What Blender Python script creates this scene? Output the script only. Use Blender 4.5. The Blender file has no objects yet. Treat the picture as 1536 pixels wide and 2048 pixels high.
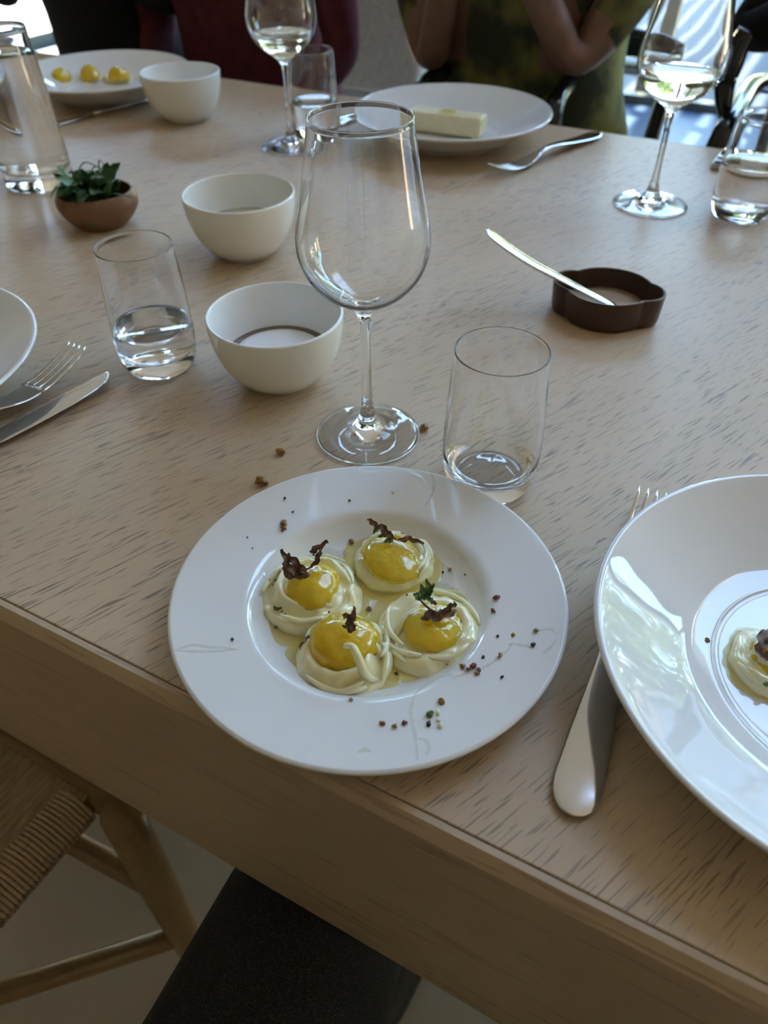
import bpy, bmesh, math, random
from mathutils import Vector, Matrix, noise

random.seed(7)
SC = bpy.context.scene
COL = SC.collection
ZT = 0.75                                    # table top above the floor
EV = Vector((0.8796, -0.4756, 0.0))          # direction along the near table edge
NV = Vector((0.4756, 0.8796, 0.0))           # direction across the table, away from the camera

# ------------------------------------------------------------------ camera
F_PX, PITCH, ROLL, CAM_H = 1510.0, 0.74616, -0.00837, 0.36
_fw = Vector((0, math.cos(PITCH), -math.sin(PITCH)))
_rt = Vector((1, 0, 0))
_up = _rt.cross(_fw)
CR = math.cos(ROLL) * _rt + math.sin(ROLL) * _up
CU = -math.sin(ROLL) * _rt + math.cos(ROLL) * _up
CAM = Vector((0, 0, ZT + CAM_H))
cd = bpy.data.cameras.new('camera')
cam = bpy.data.objects.new('camera', cd)
COL.objects.link(cam)
M = Matrix.Identity(4)
for i in range(3):
    M[i][0], M[i][1], M[i][2], M[i][3] = CR[i], CU[i], -_fw[i], CAM[i]
cam.matrix_world = M
cd.sensor_fit = 'VERTICAL'
cd.sensor_height = 36.0
cd.lens = F_PX / 2048.0 * 36.0
cd.clip_start = 0.02
cd.clip_end = 300
cd.dof.use_dof = True
cd.dof.focus_distance = 0.475
cd.dof.aperture_fstop = 7.5
SC.camera = cam

def at(px, py, z=0.0):
    """point at height z above the table top seen at a pixel of the 1536x2048 frame"""
    d = ((px - 768) / F_PX) * CR - ((py - 1024) / F_PX) * CU + _fw
    t = (z + ZT - CAM.z) / d.z
    return CAM + d * t

def at_n(px, py, n):
    """point on the upright plane at distance n across the table"""
    d = ((px - 768) / F_PX) * CR - ((py - 1024) / F_PX) * CU + _fw
    return CAM + d * (n / d.dot(NV))

def EN(e, n, z=0.0):
    """point from table coordinates, z above the floor"""
    return EV * e + NV * n + Vector((0, 0, z))

# ------------------------------------------------------------------ sky, sun, exposure
SC.view_settings.view_transform = 'Standard'
SC.view_settings.look = 'None'
SC.view_settings.gamma = 1.0
SC.view_settings.use_curve_mapping = False
SC.view_settings.exposure = 2.5
SC.cycles.use_denoising = True
SC.cycles.max_bounces = 16
SC.cycles.diffuse_bounces = 5
SC.cycles.glossy_bounces = 6
SC.cycles.transmission_bounces = 14
SC.cycles.transparent_max_bounces = 16
SC.cycles.sample_clamp_indirect = 6.0
SC.cycles.blur_glossy = 0.6
SC.cycles.caustics_reflective = False
SC.cycles.caustics_refractive = True

SUN_EL, SUN_DIR = math.radians(46), (EV * -0.93 + NV * 0.36).normalized()
world = bpy.data.worlds.new('sky')
SC.world = world
world.use_nodes = True
wt = world.node_tree
wt.nodes.clear()
wo = wt.nodes.new('ShaderNodeOutputWorld')
wb = wt.nodes.new('ShaderNodeBackground')
sky = wt.nodes.new('ShaderNodeTexSky')
sky.sky_type = 'NISHITA'
sky.sun_disc = False
sky.sun_elevation = SUN_EL
sky.sun_rotation = math.atan2(SUN_DIR.x, SUN_DIR.y)
sky.air_density = 1.0
sky.altitude = 1500
sky.dust_density = 0.1
sky.ozone_density = 8.0
wm = wt.nodes.new('ShaderNodeMix')
wm.data_type = 'RGBA'
wm.blend_type = 'MULTIPLY'
wm.inputs[0].default_value = 1.0
wm.inputs[7].default_value = (1.32, 1.0, 0.715, 1)     # camera white balance
wt.links.new(sky.outputs[0], wm.inputs[6])
wt.links.new(wm.outputs[2], wb.inputs[0])
wb.inputs[1].default_value = 1.0
wt.links.new(wb.outputs[0], wo.inputs[0])

sd = bpy.data.lights.new('sun', 'SUN')
sd.energy = 16.0
sd.angle = math.radians(0.53)
sd.color = (1.0, 0.86, 0.68)
sun = bpy.data.objects.new('sun', sd)
COL.objects.link(sun)
sv = SUN_DIR * math.cos(SUN_EL) + Vector((0, 0, math.sin(SUN_EL)))
sun.rotation_euler = sv.to_track_quat('Z', 'Y').to_euler()

# ------------------------------------------------------------------ materials
def mat(name, color=(.8, .8, .8), rough=.5, metal=0.0, trans=0.0, ior=1.5, spec=0.5, alpha=1.0, sss=0.0, sss_r=(.01, .008, .004), coat=0.0):
    m = bpy.data.materials.new(name)
    m.use_nodes = True
    b = m.node_tree.nodes['Principled BSDF']
    b.inputs['Base Color'].default_value = (*color, 1)
    b.inputs['Roughness'].default_value = rough
    b.inputs['Metallic'].default_value = metal
    b.inputs['Transmission Weight'].default_value = trans
    b.inputs['IOR'].default_value = ior
    b.inputs['Specular IOR Level'].default_value = spec
    b.inputs['Alpha'].default_value = alpha
    b.inputs['Coat Weight'].default_value = coat
    if sss:
        b.inputs['Subsurface Weight'].default_value = sss
        b.inputs['Subsurface Radius'].default_value = sss_r
        b.inputs['Subsurface Scale'].default_value = 1.0
    return m

def nd(m, typ, **kw):
    n = m.node_tree.nodes.new(typ)
    for k, v in kw.items():
        setattr(n, k, v)
    return n

def lk(m, a, b):
    m.node_tree.links.new(a, b)

def bsdf(m):
    return m.node_tree.nodes['Principled BSDF']

def add_noise(m, c1, c2, scale=20, detail=4, stretch=(1, 1, 1), lo=.35, hi=.65, bump=0.0, bscale=None, bdist=.001, rough=None, rot=0.0):
    tc = nd(m, 'ShaderNodeTexCoord')
    mp = nd(m, 'ShaderNodeMapping')
    mp.inputs['Scale'].default_value = stretch
    mp.inputs['Rotation'].default_value = (0, 0, rot)
    lk(m, tc.outputs['Object'], mp.inputs[0])
    nz = nd(m, 'ShaderNodeTexNoise')
    nz.inputs['Scale'].default_value = scale
    nz.inputs['Detail'].default_value = detail
    lk(m, mp.outputs[0], nz.inputs['Vector'])
    rp = nd(m, 'ShaderNodeValToRGB')
    rp.color_ramp.elements[0].position = lo
    rp.color_ramp.elements[0].color = (*c1, 1)
    rp.color_ramp.elements[1].position = hi
    rp.color_ramp.elements[1].color = (*c2, 1)
    lk(m, nz.outputs['Fac'], rp.inputs[0])
    lk(m, rp.outputs[0], bsdf(m).inputs['Base Color'])
    if bump:
        n2 = nz
        if bscale:
            n2 = nd(m, 'ShaderNodeTexNoise')
            n2.inputs['Scale'].default_value = bscale
            n2.inputs['Detail'].default_value = 3
            lk(m, mp.outputs[0], n2.inputs['Vector'])
        bp = nd(m, 'ShaderNodeBump')
        bp.inputs['Strength'].default_value = bump
        bp.inputs['Distance'].default_value = bdist
        lk(m, n2.outputs['Fac'], bp.inputs['Height'])
        lk(m, bp.outputs[0], bsdf(m).inputs['Normal'])
    return m

def oak(name, ca, cb, pore, ang, pore_amt=.75, pore_scale=(38, 360), rough=.42, spec=.5, bump=.3):
    """oak: soft colour bands along the grain and short dark pores"""
    m = mat(name, rough=rough, spec=spec)
    tc = nd(m, 'ShaderNodeTexCoord')
    mp0 = nd(m, 'ShaderNodeMapping')
    mp0.inputs['Rotation'].default_value = (0, 0, -ang)
    lk(m, tc.outputs['Object'], mp0.inputs[0])
    wv = nd(m, 'ShaderNodeTexNoise')
    wv.inputs['Scale'].default_value = 9
    wv.inputs['Detail'].default_value = 2
    lk(m, mp0.outputs[0], wv.inputs['Vector'])
    vs = nd(m, 'ShaderNodeVectorMath', operation='SCALE')
    lk(m, wv.outputs['Color'], vs.inputs[0])
    vs.inputs['Scale'].default_value = 0.010
    va = nd(m, 'ShaderNodeVectorMath', operation='ADD')
    lk(m, mp0.outputs[0], va.inputs[0])
    lk(m, vs.outputs[0], va.inputs[1])
    def strn(sx, sy, detail, rough_=.5):
        mp = nd(m, 'ShaderNodeMapping')
        mp.inputs['Scale'].default_value = (sx, sy, sy)
        lk(m, va.outputs[0], mp.inputs[0])
        z = nd(m, 'ShaderNodeTexNoise')
        z.inputs['Scale'].default_value = 1.0
        z.inputs['Detail'].default_value = detail
        z.inputs['Roughness'].default_value = rough_
        lk(m, mp.outputs[0], z.inputs['Vector'])
        return z
    band = strn(1.2, 11, 3)
    r1 = nd(m, 'ShaderNodeValToRGB')
    r1.color_ramp.elements[0].position = .30
    r1.color_ramp.elements[0].color = (*ca, 1)
    r1.color_ramp.elements[1].position = .70
    r1.color_ramp.elements[1].color = (*cb, 1)
    lk(m, band.outputs['Fac'], r1.inputs[0])
    fine = strn(14, 420, 2)
    r2 = nd(m, 'ShaderNodeValToRGB')
    r2.color_ramp.elements[0].color = (.93, .93, .93, 1)
    r2.color_ramp.elements[1].color = (1.05, 1.05, 1.05, 1)
    lk(m, fine.outputs['Fac'], r2.inputs[0])
    mx = nd(m, 'ShaderNodeMix', data_type='RGBA', blend_type='MULTIPLY')
    mx.inputs[0].default_value = 1
    lk(m, r1.outputs[0], mx.inputs[6])
    lk(m, r2.outputs[0], mx.inputs[7])
    pr = strn(pore_scale[0], pore_scale[1], 1.5, .4)
    r3 = nd(m, 'ShaderNodeValToRGB')
    r3.color_ramp.elements[0].position = .595
    r3.color_ramp.elements[0].color = (0, 0, 0, 1)
    r3.color_ramp.elements[1].position = .66
    r3.color_ramp.elements[1].color = (1, 1, 1, 1)
    lk(m, pr.outputs['Fac'], r3.inputs[0])
    dens = strn(2.5, 9, 2)
    r4 = nd(m, 'ShaderNodeValToRGB')
    r4.color_ramp.elements[0].position = .34
    r4.color_ramp.elements[0].color = (.35, .35, .35, 1)
    r4.color_ramp.elements[1].position = .58
    r4.color_ramp.elements[1].color = (1, 1, 1, 1)
    lk(m, dens.outputs['Fac'], r4.inputs[0])
    mu = nd(m, 'ShaderNodeMath', operation='MULTIPLY')
    lk(m, r3.outputs[0], mu.inputs[0])
    lk(m, r4.outputs[0], mu.inputs[1])
    mu2 = nd(m, 'ShaderNodeMath', operation='MULTIPLY')
    lk(m, mu.outputs[0], mu2.inputs[0])
    mu2.inputs[1].default_value = pore_amt
    mx2 = nd(m, 'ShaderNodeMix', data_type='RGBA')
    lk(m, mu2.outputs[0], mx2.inputs[0])
    lk(m, mx.outputs[2], mx2.inputs[6])
    mx2.inputs[7].default_value = (*pore, 1)
    lk(m, mx2.outputs[2], bsdf(m).inputs['Base Color'])
    bp = nd(m, 'ShaderNodeBump', invert=True)
    bp.inputs['Strength'].default_value = bump
    bp.inputs['Distance'].default_value = .0006
    lk(m, mu.outputs[0], bp.inputs['Height'])
    lk(m, bp.outputs[0], bsdf(m).inputs['Normal'])
    return m

GRAIN = math.atan2(.62, .785)
EDGE = math.atan2(EV.y, EV.x)
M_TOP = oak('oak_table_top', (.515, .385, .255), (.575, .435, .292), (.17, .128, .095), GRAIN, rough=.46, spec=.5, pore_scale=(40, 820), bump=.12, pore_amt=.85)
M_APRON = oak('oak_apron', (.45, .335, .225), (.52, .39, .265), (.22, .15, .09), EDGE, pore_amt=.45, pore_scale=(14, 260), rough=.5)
M_CHAIRWOOD = oak('oiled_oak', (.20, .115, .048), (.27, .16, .07), (.10, .055, .025), 0, pore_amt=.3, pore_scale=(8, 120), rough=.35)
M_PORC = mat('white_porcelain', (.74, .74, .735), rough=.03, spec=.8)
M_PORC2 = mat('satin_porcelain', (.83, .82, .79), rough=.16, spec=.5)
M_GLASS = mat('clear_glass', (1, 1, 1), rough=0, trans=1.0, ior=1.5)
M_WATER = mat('water', (1, 1, 1), rough=0, trans=1.0, ior=1.33)
M_WINE = mat('white_wine', (.99, .975, .88), rough=0, trans=1.0, ior=1.34)
M_STEEL = mat('polished_steel', (.72, .71, .70), rough=.10, metal=1.0)
M_CREAM = mat('stracciatella_cream', (.86, .78, .47), rough=.13, spec=.6, sss=.35, coat=.4)
M_JELLY = add_noise(mat('yellow_jelly', rough=.05, coat=.8, trans=.45, ior=1.37, sss=.5, sss_r=(.008, .005, .0004)), (1.0, .61, .006), (1.0, .72, .02), 160, 3, bump=.24, bscale=430, bdist=.0011)
M_OIL = mat('olive_oil', (.76, .60, .10), rough=.03, spec=.6, alpha=.50)
M_OILG = mat('oil_smear', (.62, .58, .36), rough=.04, spec=.7, alpha=.20)
M_DRY = add_noise(mat('dried_herb', rough=.6), (.075, .036, .022), (.24, .12, .07), 300, 3, bump=.4, bdist=.001)
M_GREEN = add_noise(mat('fresh_herb', rough=.4), (.05, .11, .03), (.14, .24, .07), 260, 2)
M_CRUMB = add_noise(mat('toasted_crumb', rough=.35), (.16, .07, .018), (.42, .22, .06), 500, 2)
M_FLAKEB = mat('black_flake', (.03, .025, .03), rough=.6)
M_FLAKER = mat('red_flake', (.18, .04, .035), rough=.6)
M_BUTTER = add_noise(mat('butter', rough=.4, sss=.2), (.72, .62, .36), (.78, .70, .44), 60, 3)
M_YDROP = mat('yellow_oil_drop', (.62, .52, .12), rough=.1)
M_DARKWOOD = oak('dark_walnut', (.032, .013, .007), (.055, .023, .011), (.014, .006, .004), .6, pore_amt=.4, rough=.38)
M_CHERRY = oak('cherry_wood', (.17, .078, .038), (.235, .115, .058), (.10, .045, .025), .3, pore_amt=.3, rough=.45)
M_SAND = mat('tan_dip', (.40, .30, .20), rough=.5)
M_LEAF = add_noise(mat('salad_leaf', rough=.38, spec=.5), (.016, .055, .012), (.055, .125, .035), 90, 3)
M_LEAFL = add_noise(mat('pale_salad_leaf', rough=.38), (.06, .15, .06), (.13, .24, .11), 90, 3)
M_PETAL = mat('yellow_petal', (.62, .56, .02), rough=.5)
M_FOAM = add_noise(mat('milk_foam', rough=.7, sss=.2), (.92, .92, .95), (.95, .95, .97), 500, 2)
M_COFFEE = mat('brown_broth', (.15, .065, .035), rough=.12)
M_BROTH = mat('pale_green_broth', (.52, .50, .33), rough=.06)
M_CORD = add_noise(mat('paper_cord', rough=.75), (.36, .255, .15), (.50, .37, .235), 700, 2, bump=.5, bdist=.001)
M_PLAIT = add_noise(mat('woven_cord_field', rough=.75), (.27, .185, .105), (.42, .30, .185), 1, 4, stretch=(260, 40, 40), bump=.8, bdist=.002, rot=EDGE - math.pi / 2)
M_FLOOR = add_noise(mat('pale_concrete', rough=.16, spec=.6), (.50, .42, .32), (.60, .51, .40), 3, 5)
M_TERR = add_noise(mat('terrace_stone', rough=.6, spec=.3), (.020, .030, .050), (.028, .040, .062), 4, 4)
M_SKYFLOOR = add_noise(mat('sky_blue_floor', rough=.45, spec=.4), (.028, .055, .105), (.038, .068, .125), 5, 4)  # blue of the sky's reflection in the floor, put into the colour
M_WALL = add_noise(mat('warm_plaster', rough=.8), (.50, .41, .31), (.56, .46, .35), 6, 4)
M_CEIL = mat('off_white_ceiling', (.76, .68, .57), rough=.85)
M_FRAME = mat('dark_window_frame', (.06, .075, .07), rough=.45)
M_GRASS = add_noise(mat('lawn', rough=.9), (.05, .10, .02), (.11, .17, .04), 8, 4)
M_TREE = add_noise(mat('tree_leaves', rough=.6), (.09, .15, .025), (.24, .30, .07), 2.5, 4)
M_BARK = add_noise(mat('bark', rough=.9), (.06, .045, .03), (.12, .09, .06), 12, 4)
M_BLACK = mat('black_cloth', (.014, .014, .017), rough=.9, spec=.2)
M_MAROON = add_noise(mat('maroon_knit', rough=.9, spec=.2), (.080, .018, .028), (.105, .026, .038), 40, 3)
M_CAMO = add_noise(mat('mottled_green_cloth', rough=.85, spec=.2), (.040, .044, .028), (.19, .175, .055), 13, 3, lo=.45, hi=.68)
M_JEANS = add_noise(mat('charcoal_denim', rough=.85, spec=.3), (.010, .010, .011), (.060, .058, .055), 900, 2, stretch=(1, 1, 1), lo=.48, hi=.75)
M_SKIN = add_noise(mat('skin', rough=.5, sss=.1), (.15, .075, .05), (.19, .095, .065), 30, 2)
M_HAIR = mat('dark_hair', (.02, .014, .01), rough=.5)
M_EYE = mat('eye_white', (.7, .7, .68), rough=.2)
M_SHOE = mat('shoe_leather', (.02, .018, .016), rough=.4)
M_LACQ = mat('black_lacquer', (.008, .008, .009), rough=.15)
M_PHONE = mat('phone_glass', (.01, .01, .012), rough=.06)
M_ALU = mat('phone_rim', (.45, .45, .45), rough=.25, metal=1.0)
M_GREY = add_noise(mat('grey_fabric', rough=.9), (.34, .33, .33), (.42, .41, .41), 90, 3)
M_WHITEP = mat('white_paint', (.75, .75, .74), rough=.5)
M_SLAT = mat('pergola_timber', (.35, .30, .24), rough=.7)

def thin_glass():
    m = bpy.data.materials.new('window_glass')
    m.use_nodes = True
    t = m.node_tree
    t.nodes.clear()
    o = t.nodes.new('ShaderNodeOutputMaterial')
    mx = t.nodes.new('ShaderNodeMixShader')
    tr = t.nodes.new('ShaderNodeBsdfTransparent')
    tr.inputs[0].default_value = (.96, .98, .97, 1)
    gl = t.nodes.new('ShaderNodeBsdfGlossy')
    gl.inputs['Roughness'].default_value = 0.0
    fr = t.nodes.new('ShaderNodeFresnel')
    fr.inputs[0].default_value = 1.45
    ge = t.nodes.new('ShaderNodeNewGeometry')           # reflect on the outer face only, as a thin pane does
    om = t.nodes.new('ShaderNodeMath')
    om.operation = 'SUBTRACT'
    om.inputs[0].default_value = 1.0
    t.links.new(ge.outputs['Backfacing'], om.inputs[1])
    mu = t.nodes.new('ShaderNodeMath')
    mu.operation = 'MULTIPLY'
    t.links.new(fr.outputs[0], mu.inputs[0])
    t.links.new(om.outputs[0], mu.inputs[1])
    t.links.new(mu.outputs[0], mx.inputs[0])
    t.links.new(tr.outputs[0], mx.inputs[1])
    t.links.new(gl.outputs[0], mx.inputs[2])
    t.links.new(mx.outputs[0], o.inputs[0])
    return m
M_PANE = thin_glass()

# ------------------------------------------------------------------ object helpers
def link(name, me, m=None, parent=None, loc=None, smooth=True):
    o = bpy.data.objects.new(name, me)
    COL.objects.link(o)
    if m is not None:
        me.materials.append(m)
    if smooth:
        for p in me.polygons:
            p.use_smooth = True
    if parent is not None:
        o.parent = parent
    if loc is not None:
        o.location = loc
    return o

def mesh(name, verts, faces):
    me = bpy.data.meshes.new(name)
    me.from_pydata([tuple(v) for v in verts], [], faces)
    me.validate()
    me.update()
    return me

def thing(name, label, cat, loc=(0, 0, 0), rz=0.0, group=None):
    o = bpy.data.objects.new(name, None)
    COL.objects.link(o)
    o.empty_display_size = .02
    o.location = loc
    o.rotation_euler = (0, 0, rz)
    return tag(o, label, cat, group)

def tag(o, label, cat, group=None):
    o['label'] = label
    o['category'] = cat
    if group:
        o['group'] = group
    return o

def struct(o):
    o['kind'] = 'structure'
    return o

def dup(root, loc, label, rz=None, scale=None):
    r = root.copy()
    COL.objects.link(r)
    r.location = loc
    r['label'] = label
    if rz is not None:
        r.rotation_euler = (0, 0, rz)
    if scale is not None:
        r.scale = scale
    def rec(src, dst):
        for ch in list(src.children):
            c = ch.copy()
            COL.objects.link(c)
            c.parent = dst
            rec(ch, c)
    rec(root, r)
    return r

def spline(pts, n=6):
    """Catmull-Rom through 2-D or 3-D points"""
    P = [Vector(p) for p in pts]
    out = []
    for i in range(len(P) - 1):
        p0 = P[i - 1] if i > 0 else P[i] * 2 - P[i + 1]
        p1, p2 = P[i], P[i + 1]
        p3 = P[i + 2] if i + 2 < len(P) else P[i + 1] * 2 - P[i]
        for k in range(n):
            t = k / n
            out.append(.5 * ((2 * p1) + (p2 - p0) * t + (2 * p0 - 5 * p1 + 4 * p2 - p3) * t * t + (3 * p1 - p0 - 3 * p2 + p3) * t ** 3))
    out.append(P[-1])
    return out

def lathe(prof, seg=72, fx=1.0, fy=1.0, radial=None):
    """closed surface of revolution; profile points (r, z); r==0 at ends becomes a pole"""
    vs, fs, rows = [], [], []
    for (r, z) in prof:
        if r < 1e-6:
            rows.append([len(vs)])
            vs.append((0, 0, z))
        else:
            row = []
            for k in range(seg):
                a = 2 * math.pi * k / seg
                rr = r * (radial(a, z) if radial else 1)
                row.append(len(vs))
                vs.append((rr * math.cos(a) * fx, rr * math.sin(a) * fy, z))
            rows.append(row)
    for A, B in zip(rows[:-1], rows[1:]):
        if len(A) == 1 and len(B) == 1:
            continue
        for k in range(seg):
            k2 = (k + 1) % seg
            if len(A) == 1:
                fs.append((A[0], B[k], B[k2]))
            elif len(B) == 1:
                fs.append((A[k], B[0], A[k2]))
            else:
                fs.append((A[k], B[k], B[k2], A[k2]))
    me = mesh('lathe', vs, fs)
    bm = bmesh.new()
    bm.from_mesh(me)
    bmesh.ops.recalc_face_normals(bm, faces=bm.faces)
    bm.to_mesh(me)
    bm.free()
    return me

def tube(pts, radii, seg=10, flat=1.0, caps=True, up=Vector((0, 0, 1))):
    """tube along points; flat scales the section across 'up'"""
    P = [Vector(p) for p in pts]
    if not hasattr(radii, '__len__'):
        radii = [radii] * len(P)
    vs, fs = [], []
    for i, p in enumerate(P):
        d = (P[min(i + 1, len(P) - 1)] - P[max(i - 1, 0)])
        if d.length < 1e-9:
            d = Vector((0, 0, 1))
        d.normalize()
        s = d.cross(up)
        if s.length < 1e-4:
            s = d.cross(Vector((1, 0, 0)))
        s.normalize()
        u = s.cross(d).normalized()
        for k in range(seg):
            a = 2 * math.pi * k / seg
            vs.append(p + s * math.cos(a) * radii[i] + u * math.sin(a) * radii[i] * flat)
    for i in range(len(P) - 1):
        for k in range(seg):
            k2 = (k + 1) % seg
            fs.append((i * seg + k, i * seg + k2, (i + 1) * seg + k2, (i + 1) * seg + k))
    if caps:
        fs.append(tuple(range(seg - 1, -1, -1)))
        fs.append(tuple((len(P) - 1) * seg + k for k in range(seg)))
    return mesh('tube', vs, fs)

def box(lo, hi, bevel=0.0, segs=2, frame=None):
    """box between corners, optionally in a frame (origin, ex, ey)"""
    bm = bmesh.new()
    bmesh.ops.create_cube(bm, size=1)
    lo, hi = Vector(lo), Vector(hi)
    for v in bm.verts:
        v.co = Vector(((v.co.x + .5) * (hi.x - lo.x) + lo.x, (v.co.y + .5) * (hi.y - lo.y) + lo.y, (v.co.z + .5) * (hi.z - lo.z) + lo.z))
    if bevel:
        bmesh.ops.bevel(bm, geom=list(bm.edges), offset=bevel, segments=segs, affect='EDGES', profile=.6)
    if frame:
        for v in bm.verts:
            v.co = frame[0] + frame[1] * v.co.x + frame[2] * v.co.y + Vector((0, 0, v.co.z))
    me = bpy.data.meshes.new('box')
    bm.to_mesh(me)
    bm.free()
    return me

ENF = (Vector((0, 0, 0)), EV, NV)
def enbox(name, lo, hi, m, parent=None, bevel=0.0, smooth=False):
    return link(name, box(lo, hi, bevel, 2, ENF), m, parent, smooth=smooth)

def strip(stations, m_seg=8):
    """solid flat strip: stations are (centre, side unit, up unit, half width, half thickness); lens-like section"""
    vs, fs = [], []
    K = 2 * m_seg
    for (c, s, u, hw, ht) in stations:
        for k in range(K):
            a = 2 * math.pi * k / K
            ca, sa = math.cos(a), math.sin(a)
            x = math.copysign(abs(ca) ** .65, ca)
            y = math.copysign(abs(sa) ** .9, sa)
            vs.append(c + s * hw * x + u * ht * y)
    n = len(stations)
    for i in range(n - 1):
        for k in range(K):
            k2 = (k + 1) % K
            fs.append((i * K + k, i * K + k2, (i + 1) * K + k2, (i + 1) * K + k))
    fs.append(tuple(range(K - 1, -1, -1)))
    fs.append(tuple((n - 1) * K + k for k in range(K)))
    return mesh('strip', vs, fs)

def smoothn(v, s):
    return noise.noise(Vector(v) * s)

# ------------------------------------------------------------------ room shell
E0, E1, N0, N1, ZC = -4.7, 5.6, -3.4, 4.42, 3.35
SKY_E0, SKY_E1, SKY_N0, SKY_N1 = 0.08, 1.55, 1.85, 3.55
ZW = 3.15                                            # head of the front glazing
struct(enbox('floor', (E0 - .2, N0 - .2, -.12), (E1 + .2, N1 + .06, 0), M_FLOOR))
struct(enbox('trim_2', (E0, 3.1, 0), (E1, N1 - .036, .004), M_SKYFLOOR))  # added floor strip, coloured blue in place of the reflected sky
struct(enbox('wall_back', (E0 - .2, N0 - .2, 0), (E1 + .2, N0, ZC), M_WALL))
struct(enbox('wall_right', (E1, N0, 0), (E1 + .2, N1 + .1, ZC), M_WALL))
struct(enbox('wall_left', (E0 - .2, N0, 0), (E0, 3.58, ZC), M_WALL))
ceil = bpy.data.objects.new('ceiling', None)
COL.objects.link(ceil)
struct(ceil)
for lo, hi in (((E0 - .2, N0 - .2), (E1 + .2, SKY_N0)), ((E0 - .2, SKY_N1), (E1 + .2, N1 + .2)), ((E0 - .2, SKY_N0), (SKY_E0, SKY_N1)), ((SKY_E1, SKY_N0), (E1 + .2, SKY_N1))):
    enbox('panel', (lo[0], lo[1], ZC), (hi[0], hi[1], ZC + .18), M_CEIL, ceil)
def window(idx, lo, hi, axis, bars):
    """glazed bay: frame members and panes; axis 'e' runs along e, 'n' along n, 'h' lies flat"""
    w = bpy.data.objects.new('window_%d' % idx, None)
    COL.objects.link(w)
    struct(w)
    t = .035
    (e0, n0, z0), (e1, n1, z1) = lo, hi
    if axis == 'e':
        enbox('rail', (e0, n0 - t, z0), (e1, n0 + t, z0 + .045), M_FRAME, w)
        enbox('rail', (e0, n0 - t, z1 - .07), (e1, n0 + t, z1), M_FRAME, w)
        enbox('stile', (e0, n0 - t, z0 + .075), (e0 + .05, n0 + t, z1 - .07), M_FRAME, w)
        enbox('stile', (e1 - .05, n0 - t, z0 + .075), (e1, n0 + t, z1 - .07), M_FRAME, w)
        enbox('pane', (e0 + .05, n0 - .004, z0 + .045), (e1 - .05, n0 + .004, z1 - .07), M_PANE, w)
    elif axis == 'n':
        enbox('rail', (e0 - t, n0, z0), (e0 + t, n1, z0 + .075), M_FRAME, w)
        enbox('rail', (e0 - t, n0, z1 - .07), (e0 + t, n1, z1), M_FRAME, w)
        enbox('stile', (e0 - t, n0, z0 + .075), (e0 + t, n0 + .05, z1 - .07), M_FRAME, w)
        enbox('stile', (e0 - t, n1 - .05, z0 + .075), (e0 + t, n1, z1 - .07), M_FRAME, w)
        enbox('pane', (e0 - .004, n0 + .05, z0 + .075), (e0 + .004, n1 - .05, z1 - .07), M_PANE, w)
    else:
        for k in range(bars + 1):
            x = e0 + (e1 - e0) * k / bars
            enbox('rafter', (x - .03, n0, z0 - .10), (x + .03, n1, z0 + .02), M_FRAME, w)
        for k in range(bars):
            xa, xb = e0 + (e1 - e0) * k / bars + .03, e0 + (e1 - e0) * (k + 1) / bars - .03
            enbox('pane', (xa, n0, z0), (xb, n1, z0 + .008), M_PANE, w)
    return w

BAYS = (E0, -2.45, -1.35, .75, 3.1, E1)
for k in range(5):
    a, b = BAYS[k], BAYS[k + 1]
    window(k + 1, (a, N1, 0), (b, N1, ZW), 'e', 1)
window(6, (E0, 3.6, 0), (E0, N1 - .06, ZW), 'n', 1)
struct(enbox('trim_3', (E0 - .1, 3.58, ZW), (E0, N1 - .06, ZC), M_WALL))
window(7, (SKY_E0, SKY_N0, ZC + .19), (SKY_E1, SKY_N1, ZC + .19), 'h', 2)
struct(enbox('wall_front', (E0, N1 - .05, ZW), (E1, N1 + .05, ZC), M_WALL))

def portal(name, c, nrm, sx, sy, xdir):
    l = bpy.data.lights.new(name, 'AREA')
    l.shape = 'RECTANGLE'
    l.size, l.size_y = sx, sy
    l.cycles.is_portal = True
    o = bpy.data.objects.new(name, l)
    COL.objects.link(o)
    z = -Vector(nrm).normalized()
    x = Vector(xdir).normalized()
    y = z.cross(x)
    m = Matrix.Identity(4)
    for i in range(3):
        m[i][0], m[i][1], m[i][2], m[i][3] = x[i], y[i], z[i], c[i]
    o.matrix_world = m
portal('front_portal', EN((E0 + E1) / 2, N1 - .06, ZW / 2), -NV, E1 - E0, ZW, EV)
portal('skylight_portal', EN((SKY_E0 + SKY_E1) / 2, (SKY_N0 + SKY_N1) / 2, ZC - .001), Vector((0, 0, -1)), SKY_E1 - SKY_E0, SKY_N1 - SKY_N0, EV)
portal('side_portal', EN(E0 + .06, (3.6 + N1) / 2, ZW / 2), EV, N1 - 3.6, ZW, NV)

# ---- outside: terrace, lawn, pergola, trees
struct(enbox('trim_1', (-16, N1 + .06, -.15), (16, 12, -.01), M_TERR)); bpy.data.objects['trim_1'].name = 'terrace'
struct(enbox('terrace_side', (-16, -3, -.15), (E0 - .2, N1 + .06, -.01), M_TERR))
struct(enbox('lawn', (-40, -20, -.4), (40, 60, -.16), M_GRASS))
pg = thing('pergola', 'timber slat pergola over the terrace outside the window wall', 'pergola', (0, 0, 0))
PE0, PE1, PN0, PN1, PZ = -5.3, -.9, 4.75, 9.5, 2.7
for e in (PE0, PE1):
    for n in (PN0, PN1):
        enbox('post', (e - .06, n - .06, -.01), (e + .06, n + .06, PZ), M_SLAT, pg)
for n in (PN0, PN1):
    enbox('beam', (PE0 - .1, n - .05, PZ), (PE1 + .1, n + .05, PZ + .14), M_SLAT, pg)
me = box((-.048, PN0 - .1, PZ + .14), (.048, PN1 + .1, PZ + .17), 0, 2, ENF)
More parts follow.
